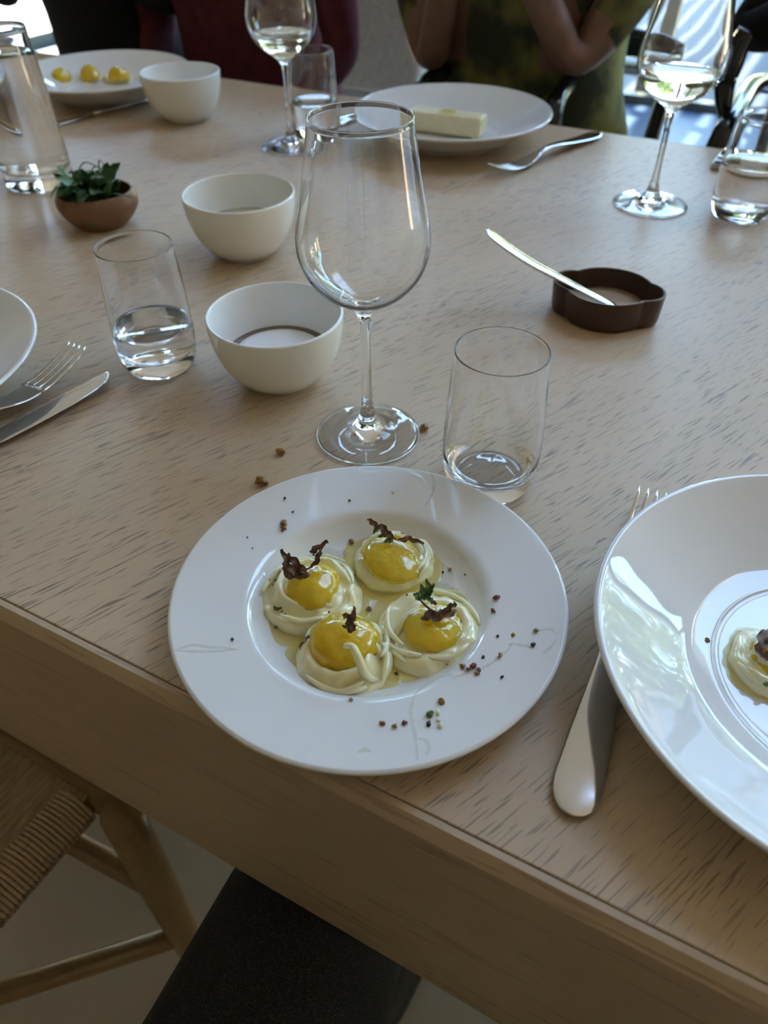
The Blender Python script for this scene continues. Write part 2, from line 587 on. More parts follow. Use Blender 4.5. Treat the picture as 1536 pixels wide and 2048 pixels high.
me.materials.append(M_SLAT)
ns = int((PE1 - PE0) / .165)
for k in range(ns + 1):
    o = bpy.data.objects.new('slat', me)
    COL.objects.link(o)
    o.parent = pg
    o.location = EV * (PE0 + k * .165)

def tree(e, n, h, w, label):
    t = thing('tree', label, 'tree', EN(e, n, -.16), group='near row of trees' if n < 15 else 'back row of trees')
    link('trunk', tube([(0, 0, 0), (.05, .03, h * .3), (-.02, .05, h * .6)], [.16, .12, .06], 10), M_BARK, t)
    rnd = random.Random(int(e * 10 + n * 100))
    vs, fs = [], []
    blobs = [(Vector((rnd.uniform(-.6, .6) * w, rnd.uniform(-.6, .6) * w, h * (.16 + .72 * q / 15))), w * rnd.uniform(.38, .58)) for q in range(16)]
    for _ in range(3400):
        c, r = rnd.choice(blobs)
        d = Vector((rnd.gauss(0, 1), rnd.gauss(0, 1), rnd.gauss(0, 1))).normalized()
        p = c + d * r * rnd.uniform(.55, 1.0)
        a = Vector((rnd.gauss(0, 1), rnd.gauss(0, 1), rnd.gauss(0, 1))).normalized()
        b = a.cross(d).normalized() if a.cross(d).length > .01 else Vector((1, 0, 0))
        s = rnd.uniform(.10, .22)
        i = len(vs)
        vs += [p - a * s, p + b * s * .55, p + a * s, p - b * s * .55]
        fs.append((i, i + 1, i + 2, i + 3))
    o = link('foliage', mesh('foliage', vs, fs), M_TREE, t, smooth=False)
    o['kind'] = 'stuff'
for k in range(7):
    tree(-16.5 + 5.6 * k, 12.6, (6.0, 6.9, 6.4)[k % 3], 2.15, 'leafy green tree in the near row beyond the terrace')
for k in range(7):
    tree(-19.3 + 6.4 * k, 18.6, 8.0 + (k % 3) * .8, 2.5, 'taller leafy tree in the back row beyond the lawn')

# ------------------------------------------------------------------ table
TE0, TE1, TN0, TN1, TTH = -1.95, 1.35, .151, 1.262, .212
table = thing('dining_table', 'pale grey oak dining table with a deep box apron and dark open grain', 'table', (0, 0, 0))
J = .010                                             # width of the edging around the top
link('tabletop', box((TE0 + J, TN0 + J, ZT - .03), (TE1 - J, TN1 - J, ZT), .0006, 1, ENF), M_TOP, table, smooth=False)
def apron(name, e0, n0, e1, n1):
    """one apron board: prism with a chamfered top outer edge"""
    d = Vector((e1 - e0, n1 - n0, 0)); L = d.length; d.normalize()
    inn = Vector((-d.y, d.x, 0))
    th, ch = .032, .0055
    sec = [(0, -TTH), (0, -ch * 1.3), (ch, -.0004), (J - .0008, -.0004), (J - .0008, -.004), (J - .0001, -.004), (J - .0001, -.0302), (th, -.0302), (th, -TTH)]
    vs, fs = [], []
    for s in (0, 1):
        for (q, z) in sec:
            off = q if s == 0 else L - q            # mitred ends
            p = Vector((e0, n0, 0)) + d * off + inn * q
            vs.append(EV * p.x + NV * p.y + Vector((0, 0, ZT + z)))
    n = len(sec)
    for k in range(n):
        k2 = (k + 1) % n
        fs.append((k, k2, n + k2, n + k))
    fs.append(tuple(range(n)))
    fs.append(tuple(range(2 * n - 1, n - 1, -1)))
    me = mesh('apron', vs, fs)
    bm = bmesh.new(); bm.from_mesh(me)
    bmesh.ops.recalc_face_normals(bm, faces=bm.faces)
    bm.to_mesh(me); bm.free()
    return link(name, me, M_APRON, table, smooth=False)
apron('apron', TE0, TN0, TE1, TN0)
apron('apron', TE1, TN0, TE1, TN1)
apron('apron', TE1, TN1, TE0, TN1)
apron('apron', TE0, TN1, TE0, TN0)
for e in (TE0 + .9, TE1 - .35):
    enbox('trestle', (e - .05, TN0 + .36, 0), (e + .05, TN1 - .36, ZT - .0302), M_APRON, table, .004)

# ------------------------------------------------------------------ plates
def shell(outer, n=5):
    return [(max(p.x, 0), p.y) for p in spline([(a, b) for a, b in outer], n)]

def rim_plate_mesh():
    top = [(0, .0052), (.030, .0052), (.054, .0056), (.0605, .0068), (.0665, .0110), (.0705, .0146), (.0745, .0166), (.082, .0176), (.100, .0196), (.1135, .0212)]
    rim = [(.1160, .0212), (.1174, .0200), (.1165, .0184)]
    bot = [(.112, .0170), (.098, .0146), (.080, .0124), (.072, .0098), (.067, .0050), (.0640, .0005), (.0615, .0), (.0595, .0006), (.0575, .0022), (.030, .0024), (0, .0024)]
    return lathe(shell(top + rim + bot, 5), 128)

def deep_plate_mesh():
    top = [(0, .0075), (.045, .0076), (.066, .0080), (.0690, .0092), (.0715, .0092), (.082, .0112), (.0865, .0128), (.092, .0155), (.106, .0225), (.122, .0315), (.1345, .0392)]
    rim = [(.1378, .0408), (.1398, .0400), (.1394, .0380)]
    bot = [(.132, .0335), (.115, .0240), (.098, .0130), (.086, .0070), (.0775, .0040), (.0735, .0006), (.0710, .0), (.0685, .0008), (.066, .0035), (.040, .0040), (0, .0040)]
    return lathe(shell(top + rim + bot, 5), 128)

def T(x, y, z=0.0):
    return Vector((x, y, ZT + z))

PL = T(-.0097, .2984)
small_plate = link('rimmed_plate', rim_plate_mesh(), M_PORC, loc=PL)
tag(small_plate, 'white rimmed plate with four yellow-topped cream mounds, at the near table edge', 'plate')
deep_me = deep_plate_mesh()
def deep_plate(loc, label, s=1.0):
    o = link('deep_plate', deep_me if deep_me.users == 0 else deep_me, None, loc=loc)
    if not deep_me.materials:
        deep_me.materials.append(M_PORC)
    o.scale = (s, s, s)
    return tag(o, label, 'plate', 'deep white coupe plates')
PR = T(.252, .240)
deep_plate(PR, 'glossy deep white plate resting over a fork, reflecting blue sky')
PLF = T(-.428, .538)
deep_plate(PLF, 'deep white plate beside the knife and fork with crossed reflections, cut by the left side')
PF = T(.1048, 1.2137)
deep_plate(PF, 'deep white plate holding the block of butter', 1.04)
PFL = T(-.475, 1.468)
deep_plate(PFL, 'deep white plate with small yellow-topped bites behind the glass carafe', 1.04)

# ------------------------------------------------------------------ bowls
def bowl_mesh():
    out = [(0, .003), (.020, .003), (.0225, .0), (.0262, .0), (.0285, .0022), (.0368, .0080), (.0458, .0190), (.0520, .0335), (.0552, .0480), (.0562, .0590)]
    rim = [(.0562, .0612), (.0550, .0622), (.0537, .0612)]
    inn = [(.0530, .055), (.0510, .0420), (.0465, .0275), (.0370, .0145), (.0200, .0085), (0, .0075)]
    return lathe(shell(out + rim + inn, 5), 96)
bowl_me = bowl_mesh()
bowl_me.materials.append(M_PORC2)
def bowl(loc, label, s):
    o = thing('rice_bowl', label, 'bowl', loc, group='small white bowls')
    link('body', bowl_me, None, o)
    o.scale = (s, s, s)
    return o
def disc(r, z, zc=None, seg=64, wob=0.0):
    prof = [(0, z if zc is None else zc), (r * .5, z if zc is None else (z * .4 + zc * .6)), (r * .85, z if zc is None else (z * .8 + zc * .2)), (r, z), (r, z - .003), (0, z - .003)]
    return lathe(prof, seg)
b1 = bowl(T(-.0880, .5630), 'white bowl of brown broth under white foam, behind the plate', 1.0)
link('broth', disc(.0449, .0256), M_COFFEE, b1)
link('foam', disc(.0372, .0264, .0290), M_FOAM, b1)
b2 = bowl(T(-.1520, .8215), 'white bowl of clear pale broth beside the wooden herb bowl', 1.065)
link('broth', disc(.0468, .0292), M_BROTH, b2)
b3 = bowl(T(-.3125, 1.3300), 'farthest white bowl, beside the plate of yellow-topped bites', 1.105)

# ------------------------------------------------------------------ glasses
def wine_meshes():
    outer = [(0, .0016), (.034, .0012), (.0378, .0004), (.0402, .0012), (.0396, .0022), (.030, .0034), (.020, .0052), (.0115, .0100), (.0066, .0190), (.0043, .0310), (.0034, .050), (.0033, .075), (.0037, .092), (.0048, .1010), (.0082, .1075), (.0165, .1140), (.0290, .1230), (.0385, .1345), (.0432, .1470), (.0440, .1590), (.0425, .1700), (.0398, .1830), (.0366, .2000), (.0334, .2180), (.0317, .2300)]
    rim = [(.03185, .2303), (.0318, .2308), (.0314, .23105), (.0310, .2308), (.03085, .2302)]
    inner = [(.03095, .2295), (.0317, .2240), (.0326, .2180), (.0358, .2000), (.0390, .1830), (.0417, .1700), (.0431, .1590), (.0422, .1475), (.0374, .1355), (.0280, .1245), (.0158, .1162), (.0070, .1118), (0, .1108)]
    so, si = spline(outer, 4), spline(inner, 4)
    prof = [(max(p.x, 0), max(p.y, 0)) for p in so] + rim + [(max(p.x, 0), p.y) for p in si[1:]]
    def liquid(level):
        pr = [(max(p.x, 0), p.y) for p in si if p.y < level]
        rl = 0
        for a, b in zip(si[:-1], si[1:]):
            if (a.y - level) * (b.y - level) <= 0 and abs(a.y - b.y) > 1e-9:
                rl = a.x + (b.x - a.x) * (level - a.y) / (b.y - a.y)
        g = .00012
        return lathe([(0, level), (rl * .92, level), (rl + g, level + .0008)] + [(r + g if r > 1e-6 else 0, z - g) for r, z in pr], 64)
    return lathe(prof, 96), liquid
wine_me, wine_liquid = wine_meshes()
wine_me.materials.append(M_GLASS)
def wine_glass(loc, label, level=None, scale=(1, 1, 1)):
    o = thing('wine_glass', label, 'wine glass', loc, group='stemmed wine glasses')
    link('glass', wine_me, None, o)
    if level:
        link('wine', wine_liquid(level), M_WINE, o)
    o.scale = scale
    return o
wine_glass(T(-.0120, .4805), 'empty stemmed wine glass standing between the near plate and the bowls')
wine_glass(T(.3345, .950), 'wine glass with a little white wine, right of the fork', .1415, (1.11, 1.11, 1.03))
wine_glass(T(-.132, 1.185), 'wine glass with white wine left of the butter plate, in front of a tumbler', .136, (1.08, 1.08, 1.05))

def tumbler_meshes():
    outer = [(0, .0006), (.020, .0006), (.0255, .0), (.0285, .0008), (.0312, .0055), (.0334, .0140), (.0344, .0260), (.0344, .0400), (.0336, .0600), (.0324, .0820), (.0307, .1075)]
    rim = [(.03075, .1079), (.0306, .1084), (.0302, .10865), (.0298, .1084), (.02965, .1079)]
    inner = [(.02965, .1072), (.0302, .1000), (.0308, .0910), (.0313, .0820), (.0324, .0600), (.0331, .0400), (.0329, .0270), (.0312, .0185), (.0265, .0145), (.018, .0128), (.010, .0134), (0, .0142)]
    so, si = spline(outer, 4), spline(inner, 4)
    prof = [(max(p.x, 0), max(p.y, 0)) for p in so] + rim + [(max(p.x, 0), p.y) for p in si[1:]]
    def liquid(level):
        pr = [(max(p.x, 0), p.y) for p in si if p.y < level]
        rl = pr[0][0]
        g = .00012
        return lathe([(0, level), (rl * .93, level), (rl + g, level + .0008)] + [(r + g if r > 1e-6 else 0, z - g) for r, z in pr], 64)
    return lathe(prof, 96), liquid
tum_me, tum_liquid = tumbler_meshes()
tum_me.materials.append(M_GLASS)
def tumbler(loc, label, level=None, scale=(1, 1, 1)):
    o = thing('tumbler', label, 'glass', loc, group='clear water tumblers')
    link('glass', tum_me, None, o)
    if level:
        link('water', tum_liquid(level), M_WATER, o)
    o.scale = scale
    return o
tumbler(T(.0765, .4230), 'empty clear tumbler behind the near plate')
tumbler(T(-.1985, .5880), 'clear tumbler a third full of water, beside the foam bowl', .039)
tumbler(T(.4330, .9150), 'clear tumbler half full of water in front of the phone', .058, (1.05, 1.05, 1.03))
tumbler(T(-.0990, 1.2350), 'clear tumbler of water behind the far wine glass', .045, (1.03, 1.03, 1.06))

# carafe
co = [(0, .0006), (.036, .0006), (.0405, .0), (.0430, .0025), (.0438, .0100), (.0434, .040), (.0420, .080), (.0396, .120), (.0370, .155), (.0356, .178)]
ci = [(.0342, .178), (.0346, .167), (.0352, .155), (.0378, .120), (.0402, .080), (.0416, .045), (.0416, .030), (.0395, .0225), (.030, .0195), (0, .0185)]
so, si = spline(co, 4), spline(ci, 4)
carafe = thing('water_carafe', 'tapered glass carafe of water beside the wooden herb bowl', 'carafe', T(-.4565, 1.0460))
link('glass', lathe([(max(p.x, 0), max(p.y, 0)) for p in so] + [(.0350, .1790), (.0343, .1788)] + [(max(p.x, 0), p.y) for p in si[1:]], 96), M_GLASS, carafe)
lv = .151
pr = [(max(p.x, 0), p.y) for p in si if p.y < lv]
g = .00012
link('water', lathe([(0, lv), (pr[0][0] * .95, lv), (pr[0][0] + g, lv + .001)] + [(r + g if r > 1e-6 else 0, z - g) for r, z in pr], 64), M_WATER, carafe)

# ------------------------------------------------------------------ cutlery
def lin(a, b, t):
    return a + (b - a) * t

def interp(tab, x):
    for (x0, y0), (x1, y1) in zip(tab[:-1], tab[1:]):
        if x <= x1:
            t = max(0, (x - x0) / (x1 - x0))
            t = t * t * (3 - 2 * t) if False else t
            return y0 + (y1 - y0) * t
    return tab[-1][1]

X, Y, Z = Vector((1, 0, 0)), Vector((0, 1, 0)), Vector((0, 0, 1))
FL = .252
def fork(label, tip_z=.010, group='steel forks'):
    """fork along +x: handle end at 0, tine tips at FL"""
    o = thing('fork', label, 'fork', group=group)
    wid = [(0, .0015), (.0015, .0060), (.005, .0095), (.011, .0120), (.020, .0129), (.045, .0118), (.085, .0085), (.120, .0058), (.140, .0050), (.150, .0054)]
    hz = [(0, .0035), (.03, .0035), (.07, .0065), (.11, .0105), (.14, .0105), (.165, .0060), (.18, .0035), (.195, .0028), (.21, .0035), (.23, .0075), (.252, .0150)]
    hzs = [p for p in spline(hz, 5)]
    def zz(x):
        return interp([(p.x, p.y) for p in hzs], x)
    def ths(x):
        return interp([(0, .0011), (.10, .0017), (.145, .0019), (.18, .0013), (.252, .0008)], x)
    def frame(x):
        d = Vector((.002, 0, zz(x + .001) - zz(x - .001))).normalized()
        return d
    st = []
    for i in range(44):
        x = .150 * (i / 43) ** 1.4
        d = frame(x)
        st.append((Vector((x, 0, zz(x))), Y, Y.cross(d) * -1 if False else d.cross(Y) * -1, interp(wid, x), ths(x)))
    st = [(c, s, Vector((-frame(c.x).z, 0, frame(c.x).x)), hw, ht) for (c, s, u, hw, ht) in st]
    link('handle', strip(st, 10), M_STEEL, o)
    hw_ = [(.149, .0053), (.158, .0072), (.168, .0102), (.180, .0122), (.198, .0125)]
    st = []
    for i in range(16):
        x = .149 + .049 * i / 15
        d = frame(x)
        st.append((Vector((x, 0, zz(x))), Y, Vector((-d.z, 0, d.x)), interp(hw_, x), ths(x)))
    head_o = link('head', strip(st, 10), M_STEEL, o)
    for k in range(4):
        y0 = -.0105 + .007 * k
        st = []
        for i in range(14):
            x = .194 + (FL - .194) * i / 13
            d = frame(x)
            t = i / 13
            st.append((Vector((x, y0 * (1 - .12 * t), zz(x))), Y, Vector((-d.z, 0, d.x)), lin(.0021, .0012, t) if i < 13 else .0005, ths(x)))
        link('tine', strip(st, 5), M_STEEL, head_o)
    return o

def lay(o, p_end, p_tip, L, lift=0.0):
    """lay a +x item from its handle end towards its tip"""
    a, b = Vector(p_end), Vector(p_tip)
    d = b - a
    o.location = a + Vector((0, 0, lift))
    o.rotation_euler = (0, 0, math.atan2(d.y, d.x))
    s = Vector((d.x, d.y, 0)).length / L
    o.scale = (s, s, s)

f1 = fork('steel fork lying under the right deep plate with only handle end and tips showing')
lay(f1, at(1139, 1637, 0), at(1303, 990, .010), FL)
f2 = dup(f1, (0, 0, 0), 'steel fork lying beside the butter plate, tines toward the plate')
lay(f2, at(1197, 270, .003), at(985, 347, .008), FL)
f3 = dup(f1, (0, 0, 0), 'steel fork resting across a knife at the left deep plate')
tip = at(154, 683, .024)
lay(f3, tip - Vector((NV.x, NV.y, 0)) * FL, tip, FL, .0)
f3.location.z = ZT + .006

KL = .235
def knife(label, group='steel knives'):
    """table knife along +x: handle end at 0, blade tip at KL"""
    o = thing('table_knife', label, 'knife', group=group)
    wid = [(0, .003), (.003, .0075), (.010, .0095), (.06, .0082), (.115, .0070)]
    st = [(Vector((x, 0, .0035)), Y, Z, interp(wid, x), .0032) for x in [0, .001, .003, .006, .010, .02, .04, .06, .08, .1, .115]]
    link('handle', strip(st, 8), M_STEEL, o)
    bl = [(.113, .0062, 0), (.125, .0085, 0), (.15, .0100, .0005), (.19, .0098, .0005), (.212, .0085, .0015), (.225, .0060, .0038), (.232, .0034, .0062), (KL, .0008, .0085)]
    st = [(Vector((x, yo, .0030)), Y, Z, hw, .0011) for x, hw, yo in bl]
    link('blade', strip(st, 8), M_STEEL, o)
    return o
k1 = knife('steel table knife under the fork, blade tip toward the water tumbler')
tipk = at(231, 755, .003)
dirk = Vector((.608, .794, 0))
lay(k1, tipk - dirk * KL, tipk, KL)
k2 = dup(k1, (0, 0, 0), 'steel knife in shadow in front of the far left plate')
lay(k2, at(300, 200, 0), at(150, 240, 0), KL)
a2, b2_ = at(300, 200, 0), at(176, 234, 0)
lay(k2, a2, a2 + (b2_ - a2).normalized() * KL, KL)
k3 = dup(k1, (0, 0, 0), 'steel knife tucked under the left side of the butter plate')
a3, b3_ = at(668, 250, 0), at(715, 233, 0)
lay(k3, a3, a3 + (b3_ - a3).normalized() * KL, KL)

# butter spreader leaning in the dark dish
spr = thing('butter_spreader', 'slim steel butter spreader leaning on the dark wooden dish', 'knife')
B = at(1236, 614, .012)
A = at(1120, 556, .0335)
best = None
for k in range(400):
    q = B + (A - B) * (1 + k * .01)
    v = q - CAM
    dd = v.dot(_fw)
    u = (768 + F_PX * v.dot(CR) / dd, 1024 - F_PX * v.dot(CU) / dd)
    c = (u[0] - 957) ** 2 + (u[1] - 487) ** 2
    if best is None or c < best[0]:
        best = (c, q)
Eend = best[1]
ax = (B - Eend)
LS = ax.length
ax.normalize()
sd_ = ax.cross(Z).normalized()
up_ = sd_.cross(ax).normalized()
st = []
for i in range(40):
    t = i / 39
    bow = .010 * (1 - t) ** 2 * (1 - 2.2 * t) if t < .45 else 0
    hw = interp([(0, .0015), (.01, .0046), (.03, .0070), (.08, .0080), (.3, .0074), (.55, .0062), (.75, .0060), (.93, .0056), (.98, .0040), (1, .001)], t)
    ht = interp([(0, .0008), (.1, .0018), (.5, .0020), (.7, .0012), (1, .0006)], t)
    st.append((Eend + ax * LS * t + up_ * bow, sd_, up_, hw, ht))
link('spreader_body', strip(st, 9), M_STEEL, spr)

# ------------------------------------------------------------------ dark wooden dish
DC = at(1216, 575, .028)
dish = thing('wooden_dish', 'dark walnut cloud-shaped dish holding a tan dip', 'dish', (DC.x, DC.y, ZT))
def cloud(a, z=0):
    d = Vector((math.cos(a), math.sin(a)))
    best = 0
    for (cx, cy, rx, ry) in ((0.001, .0, .0420, .0400), (-.030, .012, .0195, .0225), (.031, -.012, .0200, .0200)):
        # ray from origin meets this ellipse
        A_ = (d.x / rx) ** 2 + (d.y / ry) ** 2
        B_ = -2 * (cx * d.x / rx ** 2 + cy * d.y / ry ** 2)
        C_ = (cx / rx) ** 2 + (cy / ry) ** 2 - 1
        D_ = B_ * B_ - 4 * A_ * C_
        if D_ > 0:
            t = (-B_ + math.sqrt(D_)) / (2 * A_)
            best = max(best, t)
    return best
prof = [(0, 0), (.90, 0), (.955, .0015), (.975, .006), (1.0, .0285), (.995, .0300), (.965, .0300), (.955, .0285), (.935, .012), (.90, .0085), (0, .0080)]
link('body', lathe(prof, 144, radial=lambda a, z: cloud(a)), M_DARKWOOD, dish)
link('dip', lathe([(0, .0125), (.6, .0122), (.90, .0108), (.925, .0095), (.5, .0085), (0, .0085)], 96, radial=lambda a, z: cloud(a)), M_SAND, dish)

# ------------------------------------------------------------------ cherry wood bowl with greens
WC = T(-.3375, .9075)
wbowl = thing('wooden_bowl', 'small reddish wooden bowl of green salad leaves beside the carafe', 'bowl', WC)
def lobe(a, z):
    k = 1 + .045 * math.cos(a - .5) * (1 - min(1, max(0, (z - .02) / .015)) * .9) + .05 * math.cos(3 * a + .3) * min(1, z / .03)
    return k
prof = shell([(0, 0), (.026, 0), (.030, .0012), (.040, .012), (.0458, .024), (.0455, .033), (.0432, .0385), (.0418, .0392), (.0408, .0380), (.0425, .030), (.0405, .018), (.033, .0085), (.02, .006), (0, .006)], 4)
link('body', lathe(prof, 96, radial=lobe), M_CHERRY, wbowl)

def leaf_mesh(L, W, curl=.3, fold=.25, seg=7, wav=.0, oval=1.0, seed=0):
    """thin leaf blade from the origin along +x; curls up"""
    rnd = random.Random(seed)
    vs, fs = [], []
    cols = [-1, -.5, 0, .5, 1]
    ang, p = 0.0, Vector((0, 0, 0))
    rows = []
    for i in range(seg + 1):
        t = i / seg
        w = W * (math.sin(math.pi * min(1, t * .93 + .05)) ** (.75 * oval)) if i < seg else W * .08
        row = []
        for c in cols:
            row.append(p + Vector((0, c * w, abs(c) * fold * w + wav * W * math.sin(t * 11 + c * 3 + seed))))
        rows.append(row)
        ang += curl / seg
        p = p + Vector((math.cos(ang), 0, math.sin(ang))) * (L / seg)
    for lay_ in (0, 1):
        for r in rows:
            for q in r:
                vs.append(q + Vector((0, 0, -.00025 * lay_)))
    n, C_ = seg + 1, len(cols)
    for lay_ in (0, 1):
        o = lay_ * n * C_
        for i in range(seg):
            for j in range(C_ - 1):
                f = (o + i * C_ + j, o + i * C_ + j + 1, o + (i + 1) * C_ + j + 1, o + (i + 1) * C_ + j)
                fs.append(f if lay_ == 0 else f[::-1])
    for i in range(seg):
        for j in (0, C_ - 1):
            a, b = i * C_ + j, (i + 1) * C_ + j
            fs.append((a, b, b + n * C_, a + n * C_))
    return mesh('leaf', vs, fs)

greens = thing('salad_greens', 'bunch of dark green salad leaves heaped in the wooden bowl', 'greens', WC + Vector((-.004, 0, .012)))
rnd = random.Random(3)
for k in range(48):
    a = rnd.uniform(0, 2 * math.pi)
    r = rnd.uniform(0, .024)
    L, W = rnd.uniform(.024, .040), rnd.uniform(.0065, .0110)
    o = link('leaf', leaf_mesh(L, W, rnd.uniform(-2.4, .8), .35, 7, .08, .8, k), M_LEAF if rnd.random() < .75 else M_LEAFL, greens)
    o.location = (math.cos(a) * r, math.sin(a) * r, rnd.uniform(.010, .030))
    o.rotation_euler = (rnd.uniform(-.8, .8), rnd.uniform(-1.5, -.35), a + rnd.uniform(-1.2, 1.2))
for k, (dx, dy, tz, bx, by) in enumerate(((.004, .0, .052, .012, .002), (.014, .004, .058, .006, 0), (-.012, .004, .054, .016, .006), (.022, -.01, .03, .022, -.012))):
    pts = spline([(dx * .2, dy * .2, .01), (dx, dy, tz * .7), (dx + bx * .6, dy + by, tz), (dx + bx * 1.5, dy + by, tz - .004)], 5)
    link('stem', tube(pts, [.0012 - .0006 * i / (len(pts) - 1) for i in range(len(pts))], 6), M_LEAFL, greens)
petal = link('flower_petal', leaf_mesh(.020, .0080, .5, .2, 7, .1, .7, 4), M_PETAL, loc=WC + Vector((-.0335, -.004, .033)))
petal.rotation_euler = (.9, -.9, 2.2)
tag(petal, 'yellow petal tucked at the left of the salad leaves', 'petal')

# ------------------------------------------------------------------ butter block
bd = at(965, 250, .02) - at(822, 232, .02)
Lb = bd.length
butter = thing('butter_block', 'pale yellow bar of butter on the deep plate', 'butter', (0, 0, 0))
bc = at(893, 247, .021)
bc.z = ZT + .0099
butter.location = bc
butter.rotation_euler = (0, 0, math.atan2(bd.y, bd.x))
link('block', box((-Lb / 2, -.0165, 0), (Lb / 2, .0165, .027), .0035, 3), M_BUTTER, butter)
link('oil_drop', lathe([(0, .0286), (.009, .0284), (.0135, .0275), (.0145, .0268), (0, .0266)], 40, 1, .75), M_YDROP, butter)
butter.scale = (1, 1, 1)

# ------------------------------------------------------------------ food on the near plate
def cream_mesh(R, H, seed, turns=2.2):
    rnd = random.Random(seed)
    ph = rnd.uniform(0, 6.28)
    NR, NA = 26, 84
    vs, fs = [], []
    def pt(i, k, bottom=False):
        t = i / NR
        a = 2 * math.pi * k / NA
        ca, sa = math.cos(a), math.sin(a)
        Ro = R * (1 + .09 * smoothn((ca * .8, sa * .8, seed * 3.1), 1.4) + .04 * smoothn((ca * 2, sa * 2, seed), 2))
        r = Ro * t
        sw = math.sin(2 * math.pi * (t * turns + a / (2 * math.pi)) + ph)
        h = H * (1 - t ** 3.2) ** .62
        h += H * .24 * sw * (1 - t ** 6) * min(1, t * 2.5)
        h += H * .20 * smoothn((r * ca, r * sa, seed), 130)
        if t < .25:
            h -= H * .10 * (1 - t / .25)
        return Vector((r * ca, r * sa, max(h, .0004)))
    vs.append(pt(0, 0))
    for i in range(1, NR + 1):
        for k in range(NA):
            vs.append(pt(i, k))
    for k in range(NA):
        fs.append((0, 1 + k, 1 + (k + 1) % NA))
    for i in range(NR - 1):
        for k in range(NA):
            a, b = 1 + i * NA + k, 1 + i * NA + (k + 1) % NA
            fs.append((a, a + NA, b + NA, b))
    # closed underside
    base = len(vs)
    for k in range(NA):
        p = vs[1 + (NR - 1) * NA + k]
        vs.append(Vector((p.x * .96, p.y * .96, -.0003)))
    for k in range(NA):
        a, b = 1 + (NR - 1) * NA + k, 1 + (NR - 1) * NA + (k + 1) % NA
        fs.append((a, base + k, base + (k + 1) % NA, b))
    fs.append(tuple(base + k for k in range(NA - 1, -1, -1)))
    return mesh('cream', vs, fs)

def dome_mesh(rx, ry, H, seed, lump=.05):
    NR, NA = 20, 60
    vs, fs = [Vector((0, 0, H * (1 + .06 * smoothn((0, 0, seed), 200))))], []
    for i in range(1, NR + 1):
        t = i / NR
        for k in range(NA):
            a = 2 * math.pi * k / NA
            ca, sa = math.cos(a), math.sin(a)
            w = 1 + .07 * smoothn((ca, sa, seed * 1.7), 1.3)
            e = .5 * math.pi * t * 1.12
            r = math.sin(min(e, math.pi / 2)) if e < math.pi / 2 else 1 - (e - math.pi / 2) * .35
            z = math.cos(e) * H
            p = Vector((rx * w * r * ca, ry * w * r * sa, z))
            p *= 1 + lump * smoothn((p.x, p.y, seed + p.z), 150) + lump * .5 * smoothn((p.x, p.y, seed + 7), 420)
            vs.append(p)
    for k in range(NA):
        fs.append((0, 1 + k, 1 + (k + 1) % NA))
    for i in range(NR - 1):
        for k in range(NA):
            a, b = 1 + i * NA + k, 1 + i * NA + (k + 1) % NA
            fs.append((a, a + NA, b + NA, b))
    last = 1 + (NR - 1) * NA
    fs.append(tuple(last + k for k in range(NA - 1, -1, -1)))
    return mesh('dome', vs, fs)

def pool_mesh(R, seed, th=.0010, rag=.16, fx=1.0, fy=1.0):
    NA = 90
    vs, fs = [Vector((0, 0, th))], []
    for t, z in ((.5, th), (.86, th), (.95, th * .8), (1.0, th * .15)):
        for k in range(NA):
            a = 2 * math.pi * k / NA
            ca, sa = math.cos(a), math.sin(a)
            w = 1 + rag * smoothn((ca, sa, seed * 2.3), 1.5) + rag * .4 * smoothn((ca, sa, seed), 4)
            vs.append(Vector((R * fx * w * t * ca, R * fy * w * t * sa, z)))
    for k in range(NA):
        fs.append((0, 1 + k, 1 + (k + 1) % NA))
    for i in range(3):
        for k in range(NA):
            a, b = 1 + i * NA + k, 1 + i * NA + (k + 1) % NA
            fs.append((a, a + NA, b + NA, b))
    return mesh('pool', vs, fs)

WELL = .0054                                  # height of the plate's well above the table
def mound(px, py, R, H, jx, jy, jr, jh, seed, label, oil=1.22, floor=WELL, turns=2.2, strands=()):
    c = at(px, py, floor + H * .35)
    c.z = ZT + floor + .0003
    o = thing('cream_mound', label, 'food', c, group='cream mounds topped with yellow jelly')
    link('cream', cream_mesh(R, H, seed, turns), M_CREAM, o)
    j = at(jx, jy, floor + H + jh * .35) - c
    jl = link('jelly', dome_mesh(jr, jr * .9, jh, seed + 11), M_JELLY, o)
    jl.location = (j.x, j.y, H * .82)
    jl.rotation_euler = (random.Random(seed).uniform(-.12, .12), -.08, seed)
    if oil:
        ol = link('oil_pool', pool_mesh(R * oil, seed), M_OIL, o)
        ol.location = (0, -.001, .0001)
    rn = random.Random(seed * 7 + 1)
    for q in range(6 if oil else 0):                 # loose curds lying round the mound
        a0, sp = rn.uniform(0, 6.28), rn.uniform(.7, 1.5)
        q0, q1 = rn.uniform(.72, .95), rn.uniform(.66, .92)
        n = 16
        pts = []
        for i in range(n):
            t = i / (n - 1)
            u = q0 + (q1 - q0) * t
            h = H * (1 - u ** 3.2) ** .62
            pts.append(Vector((R * u * math.cos(a0 + sp * t), R * u * math.sin(a0 + sp * t), h + .0012 + .0006 * math.sin(t * 9))))
        link('strand', tube(pts, [.0021 * (.35 + .65 * math.sin(math.pi * (i + .3) / n)) for i in range(n)], 8), M_CREAM, o)
    for s in strands:
        pts = spline([at(*q) - c for q in s], 5)
        n = len(pts)
        link('strand', tube(pts, [.0026 * (.55 + .45 * math.sin(math.pi * i / (n - 1))) for i in range(n)], 8), M_CREAM, o)
    return o, c

